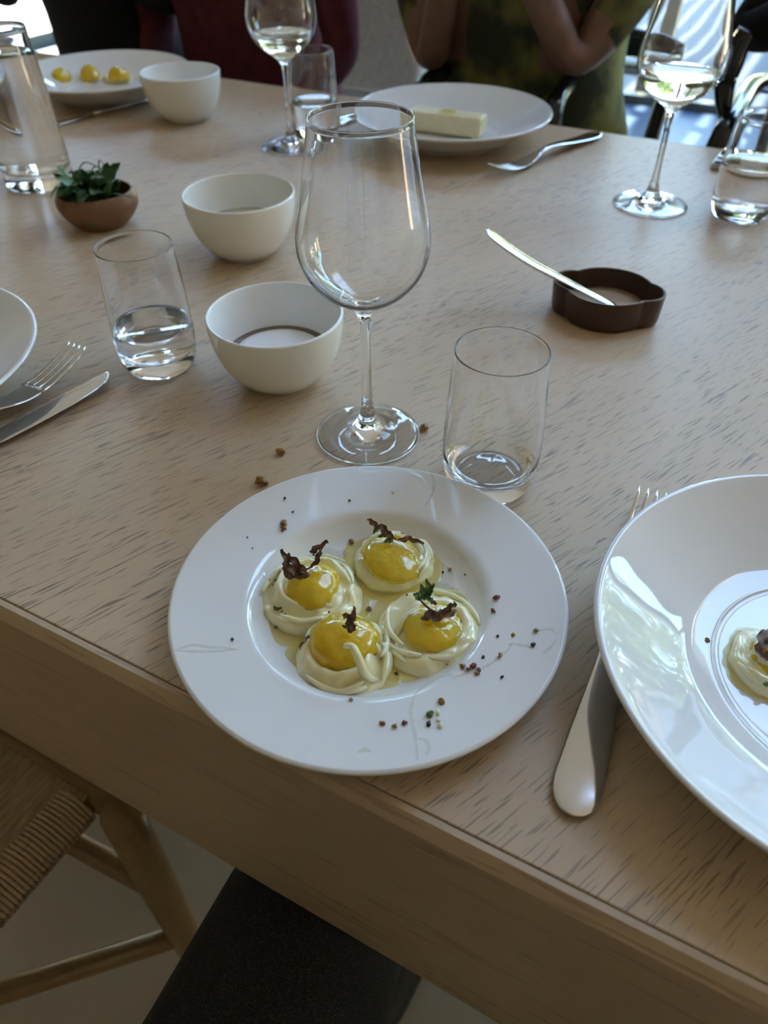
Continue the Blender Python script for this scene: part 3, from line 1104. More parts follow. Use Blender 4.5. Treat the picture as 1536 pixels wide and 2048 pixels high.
mA, cA = mound(622, 1188, .0315, .0125, 621, 1163, .0185, .0110, 1, 'cream mound with yellow jelly and two curled dark sprigs, left of the four', turns=2.6,
      strands=([(575, 1225, .008), (590, 1195, .016), (606, 1180, .0205), (640, 1200, .019), (668, 1215, .012)], [(690, 1150, .008), (700, 1185, .010), (680, 1218, .010), (640, 1238, .008)]))
mB, cB = mound(787, 1118, .0265, .0105, 786, 1108, .0210, .0068, 2, 'flatter yellow-topped cream mound, farthest of the four on the plate', turns=1.8,
      strands=([(722, 1112, .009), (735, 1090, .014), (762, 1070, .017), (800, 1066, .015)],))
mC, cC = mound(690, 1312, .0290, .0125, 688, 1272, .0205, .0130, 3, 'cream mound with the biggest yellow jelly dome, nearest on the plate', turns=2.0,
      strands=([(688, 1292, .0315), (704, 1293, .0330), (713, 1308, .0300), (720, 1326, .0255), (728, 1344, .0200), (742, 1357, .0135), (756, 1360, .0085)], [(745, 1282, .020), (756, 1305, .014), (748, 1335, .009)]))
mD, cD = mound(862, 1258, .0325, .0100, 868, 1243, .0195, .0068, 4, 'cream mound with a green-leaved sprig, right of the four on the plate', turns=1.5,
      strands=([(785, 1280, .009), (800, 1255, .014), (815, 1232, .017), (840, 1215, .018)], [(800, 1262, .012), (828, 1236, .0175), (850, 1222, .018)]))

def blade(path, widths, m, parent, name='leaf', fold=.5, seed=0, twist=.6):
    """curled dried leaf through world points; path in world space"""
    pts = spline(path, 5)
    n = len(pts)
    org = parent.location
    vs, fs = [], []
    rnd = random.Random(seed)
    cols = (-1, -.45, .1, .55, 1)
    for i, p in enumerate(pts):
        d = (pts[min(i + 1, n - 1)] - pts[max(i - 1, 0)]).normalized()
        v = (CAM - p).normalized()
        s = d.cross(v).normalized()
        a = twist * math.sin(i * .9 + seed)
        s2 = (s * math.cos(a) + v * math.sin(a)).normalized()
        u = s2.cross(d).normalized()
        t = i / (n - 1)
        w = interp([(k / (len(widths) - 1), x) for k, x in enumerate(widths)], t)
        for c in cols:
            jag = 1 + .35 * smoothn((i * .7, c * 2, seed), 1.3)
            vs.append(p - org + s2 * c * w * jag + u * (abs(c) ** 1.5) * fold * w)
    K = len(cols)
    N0_ = len(vs)
    for i in range(n):
        d = (pts[min(i + 1, n - 1)] - pts[max(i - 1, 0)]).normalized()
        u = (CAM - pts[i]).normalized()
        for j in range(K):
            vs.append(vs[i * K + j] - u * .0005)
    for i in range(n - 1):
        for j in range(K - 1):
            f = (i * K + j, i * K + j + 1, (i + 1) * K + j + 1, (i + 1) * K + j)
            fs.append(f)
            fs.append(tuple(q + N0_ for q in f[::-1]))
        for j in (0, K - 1):
            a, b = i * K + j, (i + 1) * K + j
            fs.append((a, b, b + N0_, a + N0_))
    return link(name, mesh('blade', vs, fs), m, parent)

def wp(px, py, z):
    return at(px, py, z)

def sprig(name, label, base, leaves, stems, cat='herb'):
    o = thing(name, label, cat, at(*base), group='herb sprigs on the cream mounds')
    for k, (path, widths, m) in enumerate(leaves):
        blade([wp(*q) for q in path], widths, m, o, seed=k * 3 + len(label))
    for path, r, m in stems:
        pts = spline([wp(*q) - o.location for q in path], 5)
        link('stem', tube(pts, [r * (1 - .4 * i / (len(pts) - 1)) for i in range(len(pts))], 7), m, o)
    return o

ja = WELL + .0125 + .010
sprig('dried_sprig', 'dark curled dried sprig on the left cream mound', (606, 1150, ja), [
    ([(616, 1150, ja), (598, 1146, ja + .001), (580, 1136, ja + .006), (571, 1120, ja + .010), (564, 1098, ja + .014)], (.0012, .0030, .0034, .0020, .0010), M_DRY),
    ([(616, 1152, ja), (594, 1151, ja), (574, 1147, ja + .003), (566, 1134, ja + .006)], (.0010, .0026, .0024, .0006), M_DRY),
    ([(612, 1144, ja), (600, 1134, ja + .003), (586, 1122, ja + .006), (574, 1108, ja + .009)], (.001, .0026, .0026, .0014), M_DRY)],
    [([(618, 1152, ja - .001), (606, 1146, ja + .001), (590, 1138, ja + .003)], .0011, M_DRY)])
sprig('dried_sprig', 'thin dark sprig with a green bud on the left cream mound', (618, 1140, ja), [
    ([(622, 1134, ja), (632, 1124, ja + .004), (638, 1110, ja + .008), (640, 1100, ja + .010)], (.0008, .0018, .0018, .0006), M_DRY),
    ([(620, 1105, ja + .008), (630, 1098, ja + .010), (644, 1090, ja + .013), (656, 1082, ja + .016)], (.0008, .0020, .0014, .0012), M_DRY),
    ([(626, 1112, ja + .007), (630, 1104, ja + .008), (636, 1096, ja + .010)], (.0004, .0012, .0003), M_GREEN)],
    [([(614, 1138, ja), (624, 1132, ja + .003), (634, 1116, ja + .008), (650, 1086, ja + .014)], .0006, M_DRY)])
jb = WELL + .0105 + .007
sprig('dried_sprig', 'brown and green dried sprig across the farthest cream mound', (790, 1080, jb), [
    ([(786, 1077, jb + .001), (774, 1066, jb + .004), (762, 1054, jb + .007), (750, 1050, jb + .009)], (.0010, .0028, .0022, .0006), M_DRY),
    ([(760, 1056, jb + .007), (750, 1050, jb + .009), (742, 1042, jb + .012), (734, 1039, jb + .013)], (.0006, .0020, .0018, .0004), M_DRY),
    ([(795, 1080, jb + .001), (812, 1078, jb + .001), (828, 1080, jb), (848, 1088, jb - .001)], (.0008, .0022, .0018, .0007), M_DRY),
    ([(786, 1082, jb), (778, 1081, jb + .001), (768, 1084, jb)], (.0006, .0020, .0004), M_GREEN),
    ([(772, 1074, jb + .002), (764, 1071, jb + .002), (756, 1074, jb + .001)], (.0005, .0017, .0004), M_GREEN),
    ([(758, 1058, jb + .006), (752, 1060, jb + .005), (746, 1067, jb + .003)], (.0005, .0016, .0004), M_GREEN)],
    [([(792, 1079, jb), (778, 1068, jb + .003), (756, 1052, jb + .008)], .0007, M_DRY)])
jc = WELL + .0130 + .0125
sprig('dried_sprig', 'single upright dark dried leaf on the nearest cream mound', (700, 1264, jc), [
    ([(708, 1262, jc), (702, 1250, jc + .004), (704, 1236, jc + .009), (709, 1222, jc + .014), (707, 1212, jc + .017)], (.0014, .0030, .0022, .0013, .0004), M_DRY),
    ([(704, 1238, jc + .008), (696, 1232, jc + .010), (686, 1234, jc + .010)], (.0010, .0019, .0012), M_DRY),
    ([(704, 1262, jc), (694, 1256, jc + .001), (684, 1250, jc + .002)], (.0016, .0014, .0004), M_DRY)], [])
jd = WELL + .0110 + .0075
sprig('fresh_sprig', 'sprig with fresh green tips and dark base on the right cream mound', (880, 1225, jd), [
    ([(842, 1238, jd), (858, 1232, jd + .001), (878, 1231, jd + .001), (898, 1226, jd + .001), (912, 1222, jd)], (.0008, .0032, .0034, .0026, .0008), M_DRY),
    ([(884, 1228, jd + .001), (896, 1218, jd + .004), (904, 1212, jd + .006), (912, 1206, jd + .007)], (.0016, .0022, .0017, .0014), M_DRY),
    ([(862, 1206, jd + .004), (866, 1205, jd + .005), (873, 1208, jd + .004)], (.0009, .0015, .0008), M_DRY),
    ([(841, 1199, jd + .009), (834, 1192, jd + .011), (827, 1187, jd + .011)], (.0010, .0021, .0005), M_GREEN),
    ([(842, 1198, jd + .009), (846, 1182, jd + .014), (840, 1168, jd + .018)], (.0008, .0023, .0005), M_GREEN),
    ([(848, 1192, jd + .010), (855, 1176, jd + .015), (853, 1157, jd + .020)], (.0008, .0024, .0005), M_GREEN),
    ([(850, 1190, jd + .010), (862, 1178, jd + .014), (868, 1166, jd + .017)], (.0008, .0018, .0005), M_GREEN),
    ([(846, 1198, jd + .009), (857, 1197, jd + .009), (866, 1200, jd + .007)], (.0008, .0021, .0005), M_GREEN),
    ([(850, 1186, jd + .012), (860, 1186, jd + .012), (864, 1180, jd + .013)], (.0006, .0018, .0005), M_GREEN)],
    [([(890, 1230, jd), (870, 1224, jd + .002), (852, 1212, jd + .005), (840, 1199, jd + .009)], .0009, M_DRY),
     ([(840, 1199, jd + .009), (850, 1186, jd + .012), (856, 1172, jd + .016)], .0006, M_GREEN)])

# small green sprout left, brown petal beside nearest mound
sprout = thing('herb_sprout', 'tiny two-leaved green sprout on the left cream mound', 'herb', at(555, 1221, WELL + .006))
for tx, ty in ((548, 1212), (563, 1214)):
    blade([at(554, 1221, WELL + .0065), at((554 + tx) / 2, (1221 + ty) / 2, WELL + .008), at(tx, ty, WELL + .0085)], (.0003, .0010, .0004), M_GREEN, sprout, seed=tx)
pet = thing('dried_petal', 'brown veined dried petal leaning on the nearest cream mound', 'herb', at(614, 1292, WELL + .006))
blade([at(608, 1310, WELL + .004), at(611, 1296, WELL + .008), at(617, 1282, WELL + .011), at(622, 1272, WELL + .012)], (.0012, .0034, .0032, .0008), M_DRY, pet, seed=9)

# loose oil over the well, smears and flakes on the rim
def rim_z(p):
    r = math.hypot(p.x - PL.x, p.y - PL.y)
    return interp([(0, .0052), (.054, .0056), (.0605, .0068), (.0665, .0110), (.0705, .0146), (.0745, .0166), (.082, .0176), (.100, .0196), (.1135, .0212), (.1174, .0205)], r)
def on_plate(px, py):
    z = .012
    for _ in range(6):
        p = at(px, py, z)
        z = rim_z(p)
    return at(px, py, z)
oil = thing('oil_film', 'pool of olive oil along the right of the plate well', 'oil', PL + Vector((0, 0, .0054)))
for k, (px, py, R, fx, fy) in enumerate(((878, 1150, .0150, .8, 1.3), (900, 1205, .0130, .8, 1.2), (925, 1245, .0110, .8, 1.2), (655, 1110, .011, 1.7, .6))):
    p = at(px, py, .0056)
    o = link('film', pool_mesh(R, 40 + k, .0007, .35, fx, fy), M_OILG, oil)
    o.location = p - oil.location
smear = thing('oil_smear', 'thin oil and herb smears streaked over the plate rim', 'smear', PL)
for k, path in enumerate(([(342, 1303), (365, 1296), (388, 1290), (415, 1294), (450, 1296), (478, 1300)], [(350, 1302), (385, 1303), (430, 1303), (470, 1299)],
        [(828, 1395), (822, 1420), (826, 1450), (832, 1480), (836, 1520)], [(836, 1478), (850, 1480), (858, 1496), (850, 1512)],
        [(1018, 1290), (1030, 1288), (1052, 1292), (1066, 1290)], [(905, 1356), (940, 1345), (965, 1336), (985, 1325), (1000, 1312), (1016, 1300), (1022, 1288)],
        [(826, 1400), (834, 1385), (852, 1372), (880, 1356), (905, 1350)], [(858, 938), (868, 960), (866, 985), (850, 1012)], [(715, 1505), (730, 1500), (742, 1503)], [(1085, 1308), (1100, 1296), (1112, 1280)], [(1076, 1262), (1100, 1258), (1112, 1268)])):
    pts = [on_plate(*q) - PL for q in path]
    pts = spline(pts, 5)
    n = len(pts)
    vs, fs = [], []
    for i, p in enumerate(pts):
        d = (pts[min(i + 1, n - 1)] - pts[max(i - 1, 0)]).normalized()
        s = d.cross(Z).normalized()
        w = (.0010 + .0008 * smoothn((i * .5, k, 0), 1.1)) * (.4 + .6 * math.sin(math.pi * (i + .5) / n))
        for c, h in ((-1, .0001), (-.5, .0006), (.5, .0006), (1, .0001)):
            vs.append(p + s * c * w + Z * h)
    for i in range(n - 1):
        for j in range(3):
            fs.append((i * 4 + j, i * 4 + j + 1, i * 4 + j + 5, i * 4 + j + 4))
    link('streak', mesh('streak', vs, fs), M_OILG, smear)

def pebble(r, seed, m, name, loc, parent=None, flat=.7):
    bm = bmesh.new()
    bmesh.ops.create_icosphere(bm, subdivisions=2, radius=r)
    for v in bm.verts:
        v.co *= 1 + .9 * smoothn(v.co / r + Vector((seed * 1.7, 0, 0)), 1.15)
        v.co.z *= flat
    zmin = min(v.co.z for v in bm.verts)
    for v in bm.verts:
        v.co.z -= zmin
    me = bpy.data.meshes.new(name)
    bm.to_mesh(me)
    bm.free()
    o = link(name, me, m, parent)
    o.location = loc
    o.rotation_euler = (0, 0, seed)
    return o

flakes_src = [(568, 1050, .0022, 'c'), (567, 1060, .0018, 'c'), (703, 1086, .0019, 'c'), (738, 1221, .0018, 'c'), (993, 1197, .0017, 'r'), (986, 1223, .0012, 'r'),
    (924, 1335, .0017, 'c'), (946, 1334, .0018, 'r'), (957, 1342, .0013, 'r'), (953, 1348, .0013, 'c'), (936, 1340, .0012, 'r'), (1000, 1313, .0013, 'c'), (1026, 1271, .0010, 'c'), (1071, 1263, .0012, 'c'),
    (1066, 1290, .0013, 'b'), (966, 1316, .0010, 'b'), (793, 1350, .0012, 'b'), (692, 1384, .0011, 'b'), (736, 1378, .0016, 'r'), (618, 1350, .0010, 'b'), (882, 1404, .0018, 'c'), (859, 1430, .0019, 'g'), (857, 1449, .0013, 'b'),
    (876, 1427, .0013, 'w'), (880, 1453, .0013, 'w'), (877, 1441, .001, 'w'), (809, 1447, .0013, 'r'), (765, 1448, .0015, 'c'), (790, 1453, .0012, 'c'), (555, 1140, .0011, 'r'), (1004, 1355, .0008, 'b'), (995, 1274, .0009, 'b'),
    (465, 1281, .0009, 'b'), (495, 1076, .0006, 'b'), (505, 1097, .0005, 'b'), (570, 998, .0009, 'b'), (586, 1025, .0008, 'b'), (699, 1002, .0008, 'b'), (786, 986, .0010, 'w'), (900, 1140, .0011, 'c'), (885, 1146, .0008, 'b'),
    (930, 1150, .0006, 'b'), (950, 1240, .0015, 'g'), (940, 1238, .0013, 'g'), (552, 1256, .0011, 'g'), (670, 1380, .0008, 'b'), (702, 1401, .0010, 'c'), (825, 1176, .0009, 'g'), (870, 1290, .0009, 'b'), (560, 1232, .0007, 'b')]
MK = {'c': M_CRUMB, 'r': M_FLAKER, 'b': M_FLAKEB, 'g': M_GREEN, 'w': M_CREAM}
spk = thing('seasoning', 'scattered spice flakes and crumbs over the near plate', 'seasoning', PL)
rnd = random.Random(11)
for k, (px, py, r, t) in enumerate(flakes_src):
    p = on_plate(px, py)
    pebble(r, k, MK[t], 'flake', p - PL, spk)
for c, R, H in ((cA, .03, .0125), (cB, .025, .0105), (cC, .028, .013), (cD, .031, .011)):     # flakes on the mounds
    for k in range(14):
        a, q = rnd.uniform(0, 6.28), math.sqrt(rnd.uniform(.25, .85))
        p = Vector((c.x + R * q * math.cos(a), c.y + R * q * math.sin(a), c.z + H * (1 - q ** 3.2) ** .62 * .98))
        pebble(rnd.uniform(.0004, .0008), k, rnd.choice((M_FLAKEB, M_FLAKER, M_FLAKEB)), 'flake', p - PL, spk)

# ---- crumbs on the table
for (px, py, r, lab) in ((563, 908, .0034, 'toasted brown crumb on the table between the foam bowl and plate'), (524, 968, .0042, 'larger brown crumb on the table at the upper left of the near plate'), (848, 860, .0036, 'brown crumb on the table against the foot of the empty wine glass')):
    o = pebble(r, px * .01, M_CRUMB, 'crumb', at(px, py, 0))
    tag(o, lab, 'crumb')

# ---- food on the right deep plate and on the far left plate
mound(1548, 1325, .0240, .0095, 1560, 1305, .0150, .006, 6, 'oily cream mound with a dark leaf on the sky-reflecting deep plate at right', oil=1.15, floor=.0077)
jr = .0077 + .016
sprig('dried_sprig', 'dark brown dried leaf on the cream of the right deep plate', (1535, 1290, jr), [
    ([(1530, 1260, jr), (1526, 1280, jr + .001), (1524, 1300, jr + .001), (1534, 1322, jr)], (.0014, .0036, .0036, .0012), M_DRY),
    ([(1540, 1268, jr), (1548, 1285, jr + .002), (1552, 1302, jr)], (.001, .004, .001), M_DRY),
    ([(1528, 1362, jr - .008), (1534, 1368, jr - .007), (1542, 1372, jr - .008)], (.0006, .0018, .0006), M_GREEN)], [])
for k, (px, py) in enumerate(((1413, 1283), (1396, 1277))):
    p = pebble((.0016, .0008)[k], 3 + k, M_CRUMB, 'crumb', at(px, py, .0082))
    tag(p, ('brown speck on the bare floor of the right deep plate', 'tiny dark speck left of the brown speck on the right deep plate')[k], 'crumb')
fz = .0080
for k, (px, py) in enumerate(((122, 158), (180, 152), (237, 155))):
    mound(px, py, .0290, .010, px - 1, py - 10, .0185, .0180, 20 + k, ('yellow-topped cream bite nearest the carafe on the far left plate', 'yellow-topped cream bite in the middle of the far left plate', 'yellow-topped cream bite nearest the empty bowl on the far left plate')[k], oil=0, floor=fz)

# ------------------------------------------------------------------ phone
ph = thing('smartphone', 'black phone with a metal rim lying behind the right tumbler', 'phone', at(1421, 333, .004))
pd = (at(1452, 293, .004) - at(1421, 333, .004))
ph.rotation_euler = (0, 0, math.atan2(pd.y, pd.x))
ph.location.z = ZT
link('body', box((0, -.150, 0), (.074, 0, .0085), .0022, 3), M_ALU, ph)
link('screen', box((.0022, -.1478, .0082), (.0718, -.0022, .0090), .0003, 1), M_PHONE, ph)

# ------------------------------------------------------------------ woven chair at lower left
def chair(loc_e, loc_n, rz, label, wood=M_CHAIRWOOD, cords=True, arms=False):
    """dining chair; local +y faces the table, local x is width; seat front right corner at (w/2, 0)"""
    o = thing('dining_chair', label, 'chair', EN(loc_e, loc_n, 0), rz)
    w, d, h = .48, .44, .450
    xs = w / 2
    ri = .046                                      # rails sit inside the legs
    for sx in (-1, 1):
        pts = [(sx * xs, 0, 0), (sx * xs, 0, .25), (sx * xs, 0, h + .006)]
        link('leg', tube(spline(pts, 5), [.0150 + .0042 * min(1, i / 6) for i in range(11)], 24), wood, o)
        pts = [(sx * xs * .88, -d - .05, 0), (sx * xs * .9, -d, .30), (sx * xs * .92, -d, .50), (sx * xs * .95, -d - .09, .74)]
        pp = spline(pts, 5)
        link('leg', tube(pp, [.0150 + .005 * math.sin(math.pi * i / (len(pp) - 1)) for i in range(len(pp))], 16), wood, o)
        link('stretcher', tube([(sx * xs, 0, .155 + (sx > 0) * .002), (-sx * xs * .89, -d - .02, .155 + (sx > 0) * .002)], .0125, 14, 1.3), wood, o)
        link('rail', tube([(sx * (xs - ri), .0, h - .018), (sx * (xs - ri) * .95, -d + .005, h - .018)], .0085, 12), wood, o)
    link('stretcher', tube([(-xs, -.02, .255), (xs, 0, .285)], .0125, 14, 1.4), wood, o)
    link('rail', tube([(-xs, .012, h - .018), (xs, .012, h - .018)], .0165, 14), wood, o)
    link('rail', tube([(-xs * .92, -d, h - .016), (xs * .92, -d, h - .016)], .014, 12), wood, o)
    bk = spline([(-xs * .97, -d - .08, .70), (-.12, -d - .125, .715), (.12, -d - .125, .715), (xs * .97, -d - .08, .70)], 6)
    link('backrest', tube(bk, .014, 12, 3.2), wood, o)
    if arms:
        for sx in (-1, 1):
            pts = spline([(sx * xs * .95, -d - .05, .70), (sx * arms, -d * .6, .745), (sx * arms, -.06, .745), (sx * (arms + .008), .02, .70), (sx * (arms + .02), .0, .46)], 6)
            link('armrest', tube(pts, .017, 12), wood, o)
    link('seat', box((-xs + .046, -d + .010, h - .014), (xs - .046, .004, h - .004), .003, 2), M_PLAIT, o)
    if cords:
        # cord loops wound over the right-hand rail and the matching left-hand one, in stepped lengths
        def loop(inner):
            r = .0023
            pts = [(inner, 0, h - .002), (-.012, 0, h - .0005), (-.002, 0, h - .003), (.0095, 0, h - .012), (.0105, 0, h - .021), (.003, 0, h - .033), (-.012, 0, h - .035), (inner * .7, 0, h - .030)]
            return tube(spline(pts, 3), r, 6, caps=False)
        la, lb = loop(-.024), loop(-.062)
        for m_ in (la, lb):
            m_.materials.append(M_CORD)
            for p in m_.polygons:
                p.use_smooth = True
        nC = 94
        for sx in (1, -1):
            for k in range(nC):
                y = -.008 - k * (d - .03) / nC
                fr_ = -y / d
                c = bpy.data.objects.new('cord', la if k < 17 else lb)
                COL.objects.link(c)
                c.parent = o
                c.location = (sx * (xs - ri - fr_ * (xs - ri) * .05), y, 0)
                c.scale = (sx, 1, 1)
    return o
chair(-.357 - .24, .163, math.atan2(EV.y, EV.x), 'oak chair with a woven paper cord seat tucked under the table at lower left')

lounge = thing('lounge_chair', 'grey upholstered chair with oak legs standing behind the diners', 'chair', EN(-1.42, 2.72, 0), math.atan2(EV.y, EV.x))
link('seat_cushion', box((-.27, -.25, .34), (.27, .27, .46), .03, 3), M_GREY, lounge)
link('backrest', box((-.27, -.33, .44), (.27, -.23, .92), .035, 3), M_GREY, lounge)
for sx in (-1, 1):
    for sy in (-1, 1):
        link('leg', tube([(sx * .24, sy * .24, .36), (sx * .26, sy * .26, 0)], [.020, .013], 12), M_CHAIRWOOD, lounge)

# ------------------------------------------------------------------ people
def body_mesh(joints, edges, root, sub=2):
    """continuous skinned surface over a joint graph {name: (pos, rx, ry)}"""
    names = list(joints)
    me = bpy.data.meshes.new('body')
    me.from_pydata([joints[k][0] for k in names], [(names.index(a), names.index(b)) for a, b in edges], [])
    o = bpy.data.objects.new('tmp_body', me)
    COL.objects.link(o)
    o.modifiers.new('skin', 'SKIN')
    lay_ = me.skin_vertices[0].data
    for i, k in enumerate(names):
        lay_[i].radius = (joints[k][1], joints[k][2])
        lay_[i].use_root = (k == root)
    s = o.modifiers.new('sub', 'SUBSURF')
    s.levels = s.render_levels = sub
    dg = bpy.context.evaluated_depsgraph_get()
    out = bpy.data.meshes.new_from_object(o.evaluated_get(dg))
    bpy.data.objects.remove(o)
    bpy.data.meshes.remove(me)
    return out

def person(e, n, facing, label, top, legs, hands, elbows, lean=.05, sleeve='long', seat=.46, head=True, hair=True, wide=1.0, knee_fwd=.44, foot_fwd=.40, arm=1.0, thigh=1.0, knee=(.125, .060)):
    """seated person; local +y is the way they face; hands / elbows are local (x, y, z)"""
    o = thing('person', label, 'person', EN(e, n, 0), facing)
    J = {}
    sx = .175 * wide
    J['pelvis'] = ((0, 0, seat + .085), .165 * wide, .125)
    J['waist'] = ((0, lean * .3, seat + .24), .150 * wide, .110)
    J['chest'] = ((0, lean, seat + .42), .165 * wide, .118)
    J['neck0'] = ((0, lean * 1.2, seat + .56), .075, .070)
    J['neck1'] = ((0, lean * 1.35 + .01, seat + .635), .056, .058)
    J['head'] = ((0, lean * 1.4 + .035, seat + .74), .078, .092)
    J['crown'] = ((0, lean * 1.4 + .030, seat + .81), .064, .080)
    ed = [('pelvis', 'waist'), ('waist', 'chest'), ('chest', 'neck0'), ('neck0', 'neck1'), ('neck1', 'head'), ('head', 'crown')]
    for s, t in ((-1, 'l'), (1, 'r')):
        J['sh' + t] = ((s * sx, lean * 1.1, seat + .50), .062, .062)
        el, ha = Vector(elbows[0 if s < 0 else 1]), Vector(hands[0 if s < 0 else 1])
        J['el' + t] = (tuple(el), .043 * arm, .043 * arm)
        wr = el.lerp(ha, .80)
        J['fo' + t] = (tuple(el.lerp(ha, .25)), .042 * arm, .042 * arm)
        J['wr' + t] = (tuple(wr), .027, .024)
        J['pa' + t] = (tuple(ha), .034, .020)
        ed += [('chest', 'sh' + t), ('sh' + t, 'el' + t), ('el' + t, 'fo' + t), ('fo' + t, 'wr' + t), ('wr' + t, 'pa' + t)]
        d = (ha - el).normalized()
        sd = d.cross(Z)
        sd = sd.normalized() if sd.length > .1 else Vector((1, 0, 0))
        dn = sd.cross(d).normalized() * -.35
        for k in range(4):
            off = sd * (-.027 + .018 * k)
            ln = (.062, .074, .070, .054)[k]
            b = ha + d * .040 + off
            m1 = b + (d + dn * .6).normalized() * ln * .5
            m2 = m1 + (d + dn * 2.2).normalized() * ln * .5
            J['f%d0' % k + t] = (tuple(b), .0095, .0095)
            J['f%d1' % k + t] = (tuple(m1), .0085, .0085)
            J['f%d2' % k + t] = (tuple(m2), .0070, .0070)
            ed += [('pa' + t, 'f%d0' % k + t), ('f%d0' % k + t, 'f%d1' % k + t), ('f%d1' % k + t, 'f%d2' % k + t)]
        th = ha - d * .015 + sd * (-.040) * (1 if s < 0 else -1) * -1
        J['t0' + t] = (tuple(th), .0115, .0115)
        J['t1' + t] = (tuple(th + d * .045 + sd * .012 * (1 if s < 0 else -1)), .0085, .0085)
        ed += [('pa' + t, 't0' + t), ('t0' + t, 't1' + t)]
        J['hip' + t] = ((s * .095 * wide, .04, seat + .078), .092 * wide, .082)
        J['mid' + t] = ((s * .115 * thigh, knee_fwd * .55, seat + .075), .080 * wide * thigh, .075)
        J['kn' + t] = ((s * knee[0], knee_fwd, seat + .055), knee[1], knee[1])
        J['ca' + t] = ((s * .125, knee_fwd + .0, seat * .62), .054, .056)
        J['an' + t] = ((s * .125, foot_fwd, .085), .036, .038)
        ed += [('pelvis', 'hip' + t), ('hip' + t, 'mid' + t), ('mid' + t, 'kn' + t), ('kn' + t, 'ca' + t), ('ca' + t, 'an' + t)]
    me = body_mesh(J, ed, 'pelvis')
    for m in (M_SKIN, top, legs):
        me.materials.append(m)
    wl, wr_ = Vector(J['wrl'][0]), Vector(J['wrr'][0])
    ell, elr = Vector(J['ell'][0]), Vector(J['elr'][0])
    neck = seat + .60
    for p in me.polygons:
        p.use_smooth = True
        c = p.center
        idx = 1
        if c.z > neck:
            idx = 0
        elif c.z < seat + .185 and c.y > -.2 and not (min((c - q).length for q in (ell, elr, wl, wr_)) < .075):
            idx = 2
        for a, b, h_ in ((ell, wl, Vector(J['pal'][0])), (elr, wr_, Vector(J['par'][0]))):
            ax_ = (h_ - a)
            tt = (c - a).dot(ax_) / ax_.length_squared
            dist = (c - (a + ax_ * max(0, tt))).length
            if dist < .075 and tt > (.80 if sleeve == 'long' else -.05):
                if tt > .2 or c.z > seat + .1:
                    idx = 0
        if c.z < .0:
            idx = 2
        p.material_index = idx
    link('body', me, None, o)
    for s in (-1, 1):
        pts = [(s * .125, foot_fwd - .07, .042), (s * .125, foot_fwd, .050), (s * .13, foot_fwd + .09, .036), (s * .135, foot_fwd + .165, .026)]
        link('shoe', tube(spline(pts, 4), [.036, .040, .042, .043, .044, .044, .045, .046, .046, .045, .044, .040, .026], 14, .75), M_SHOE, o)
    if head:
        hx = Vector(J['head'][0])
        for s in (-1, 1):
            bm = bmesh.new()
            bmesh.ops.create_uvsphere(bm, u_segments=14, v_segments=10, radius=.0125)
            m_ = bpy.data.meshes.new('eye'); bm.to_mesh(m_); bm.free()
            link('eye', m_, M_EYE, o, hx + Vector((s * .031, .078, .008)))
            link('ear', tube([hx + Vector((s * .078, -.008, -.02)), hx + Vector((s * .086, -.012, .0)), hx + Vector((s * .084, -.012, .022))], [.010, .014, .010], 10, .6), M_SKIN, o)
        link('nose', tube([hx + Vector((0, .082, .018)), hx + Vector((0, .100, -.012)), hx + Vector((0, .098, -.024))], [.008, .013, .012], 10), M_SKIN, o)
        link('mouth', tube([hx + Vector((-.024, .082, -.050)), hx + Vector((0, .090, -.052)), hx + Vector((.024, .082, -.050))], [.003, .006, .003], 8), mat('lips', (.35, .12, .10), .5), o)
        if hair:
            bm = bmesh.new()
            bmesh.ops.create_uvsphere(bm, u_segments=28, v_segments=18, radius=1)
            hc = hx + Vector((0, -.012, .026))
            for v in bm.verts:
                k = 1 + .05 * smoothn(v.co, 3)
                v.co = Vector((v.co.x * .096 * k, v.co.y * .108 * k, v.co.z * .112 * k)) + hc
            dele = [f for f in bm.faces if (f.calc_center_median() - hx).y > .035 and (f.calc_center_median() - hx).z < .055]
            bmesh.ops.delete(bm, geom=dele, context='FACES')
            m_ = bpy.data.meshes.new('hair'); bm.to_mesh(m_); bm.free()
            ho = link('hair', m_, M_HAIR, o)
            sm = ho.modifiers.new('solid', 'SOLIDIFY'); sm.thickness = .008
    return o

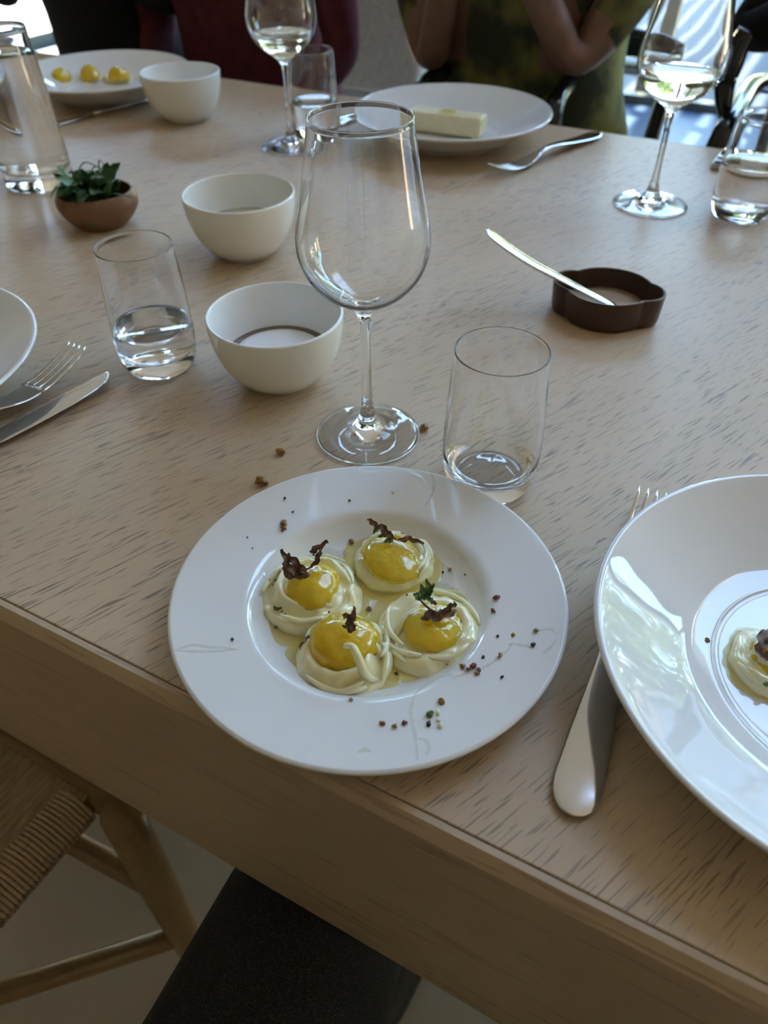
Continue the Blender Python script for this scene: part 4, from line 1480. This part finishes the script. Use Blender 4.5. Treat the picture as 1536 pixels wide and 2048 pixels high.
FB = math.atan2(-EV.y, -EV.x)                       # faces back across the table
FA = math.atan2(EV.y, EV.x)                         # faces away from the camera
person(-1.59, 1.60, FB, 'person in black clothes seated behind the far left plate, hand raised', M_BLACK, M_BLACK,
       hands=((-.08, .22, .98), (.12, .20, .99)), elbows=((-.27, .10, .80), (.27, .10, .78)), wide=1.2)
person(-1.18, 1.60, FB, 'person in a maroon knit seated behind the far wine glass', M_MAROON, M_BLACK,
       hands=((-.15, .22, .62), (.14, .22, .62)), elbows=((-.25, .04, .74), (.25, .04, .74)), wide=1.28)
person(-.55, 1.62, FB, 'person in a mottled dark green shirt seated behind the butter plate, bare forearms up', M_CAMO, M_CAMO,
       hands=((-.02, .25, 1.00), (.06, .24, 1.00)), elbows=((-.145, .17, .785), (.125, .17, .765)), sleeve='short', wide=1.36, arm=.78)
person(.13, 1.60, FB, 'person in black seated at the far right behind the phone', M_BLACK, M_BLACK,
       hands=((-.16, .20, .63), (.06, .24, .98)), elbows=((-.26, .0, .76), (.29, .06, .835)), wide=1.15)
person(-.022, -.32, FA, 'person in charcoal jeans seated at the near table edge, lap under the table', M_BLACK, M_JEANS,
       hands=((-.13, .20, 1.02), (.13, .20, 1.02)), elbows=((-.26, -.02, .74), (.26, -.02, .74)), lean=.0, knee_fwd=.58, foot_fwd=.60, wide=1.2, seat=.392, thigh=.98, knee=(.150, .080))

# ---- black lacquered chairs of two of the diners
chair(-.55, 1.42, FB, 'black lacquered armchair under the person in the mottled green shirt', M_LACQ, False, .125)
c4 = chair(.13, 1.40, FB, 'black lacquered chair with a swept front leg under the far right person', M_LACQ, False, .26)
pts = [at_n(x, y, 1.45) for x, y in ((1496, 60), (1472, 105), (1452, 160), (1448, 200), (1450, 232), (1438, 264), (1416, 292))]
pts.append(Vector((pts[-1].x, pts[-1].y, .30)) - EV * .10)
pts.append(Vector((pts[-1].x, pts[-1].y, .0)) - EV * .05)
inv = Matrix.Translation(c4.location) @ Matrix.Rotation(FB, 4, 'Z')
pts = spline([inv.inverted() @ p for p in pts], 6)
link('swept_leg', tube(pts, [.019 - .016 * min(1, 1.6 * abs(i / (len(pts) - 1) - .18)) for i in range(len(pts))], 14), M_LACQ, c4)
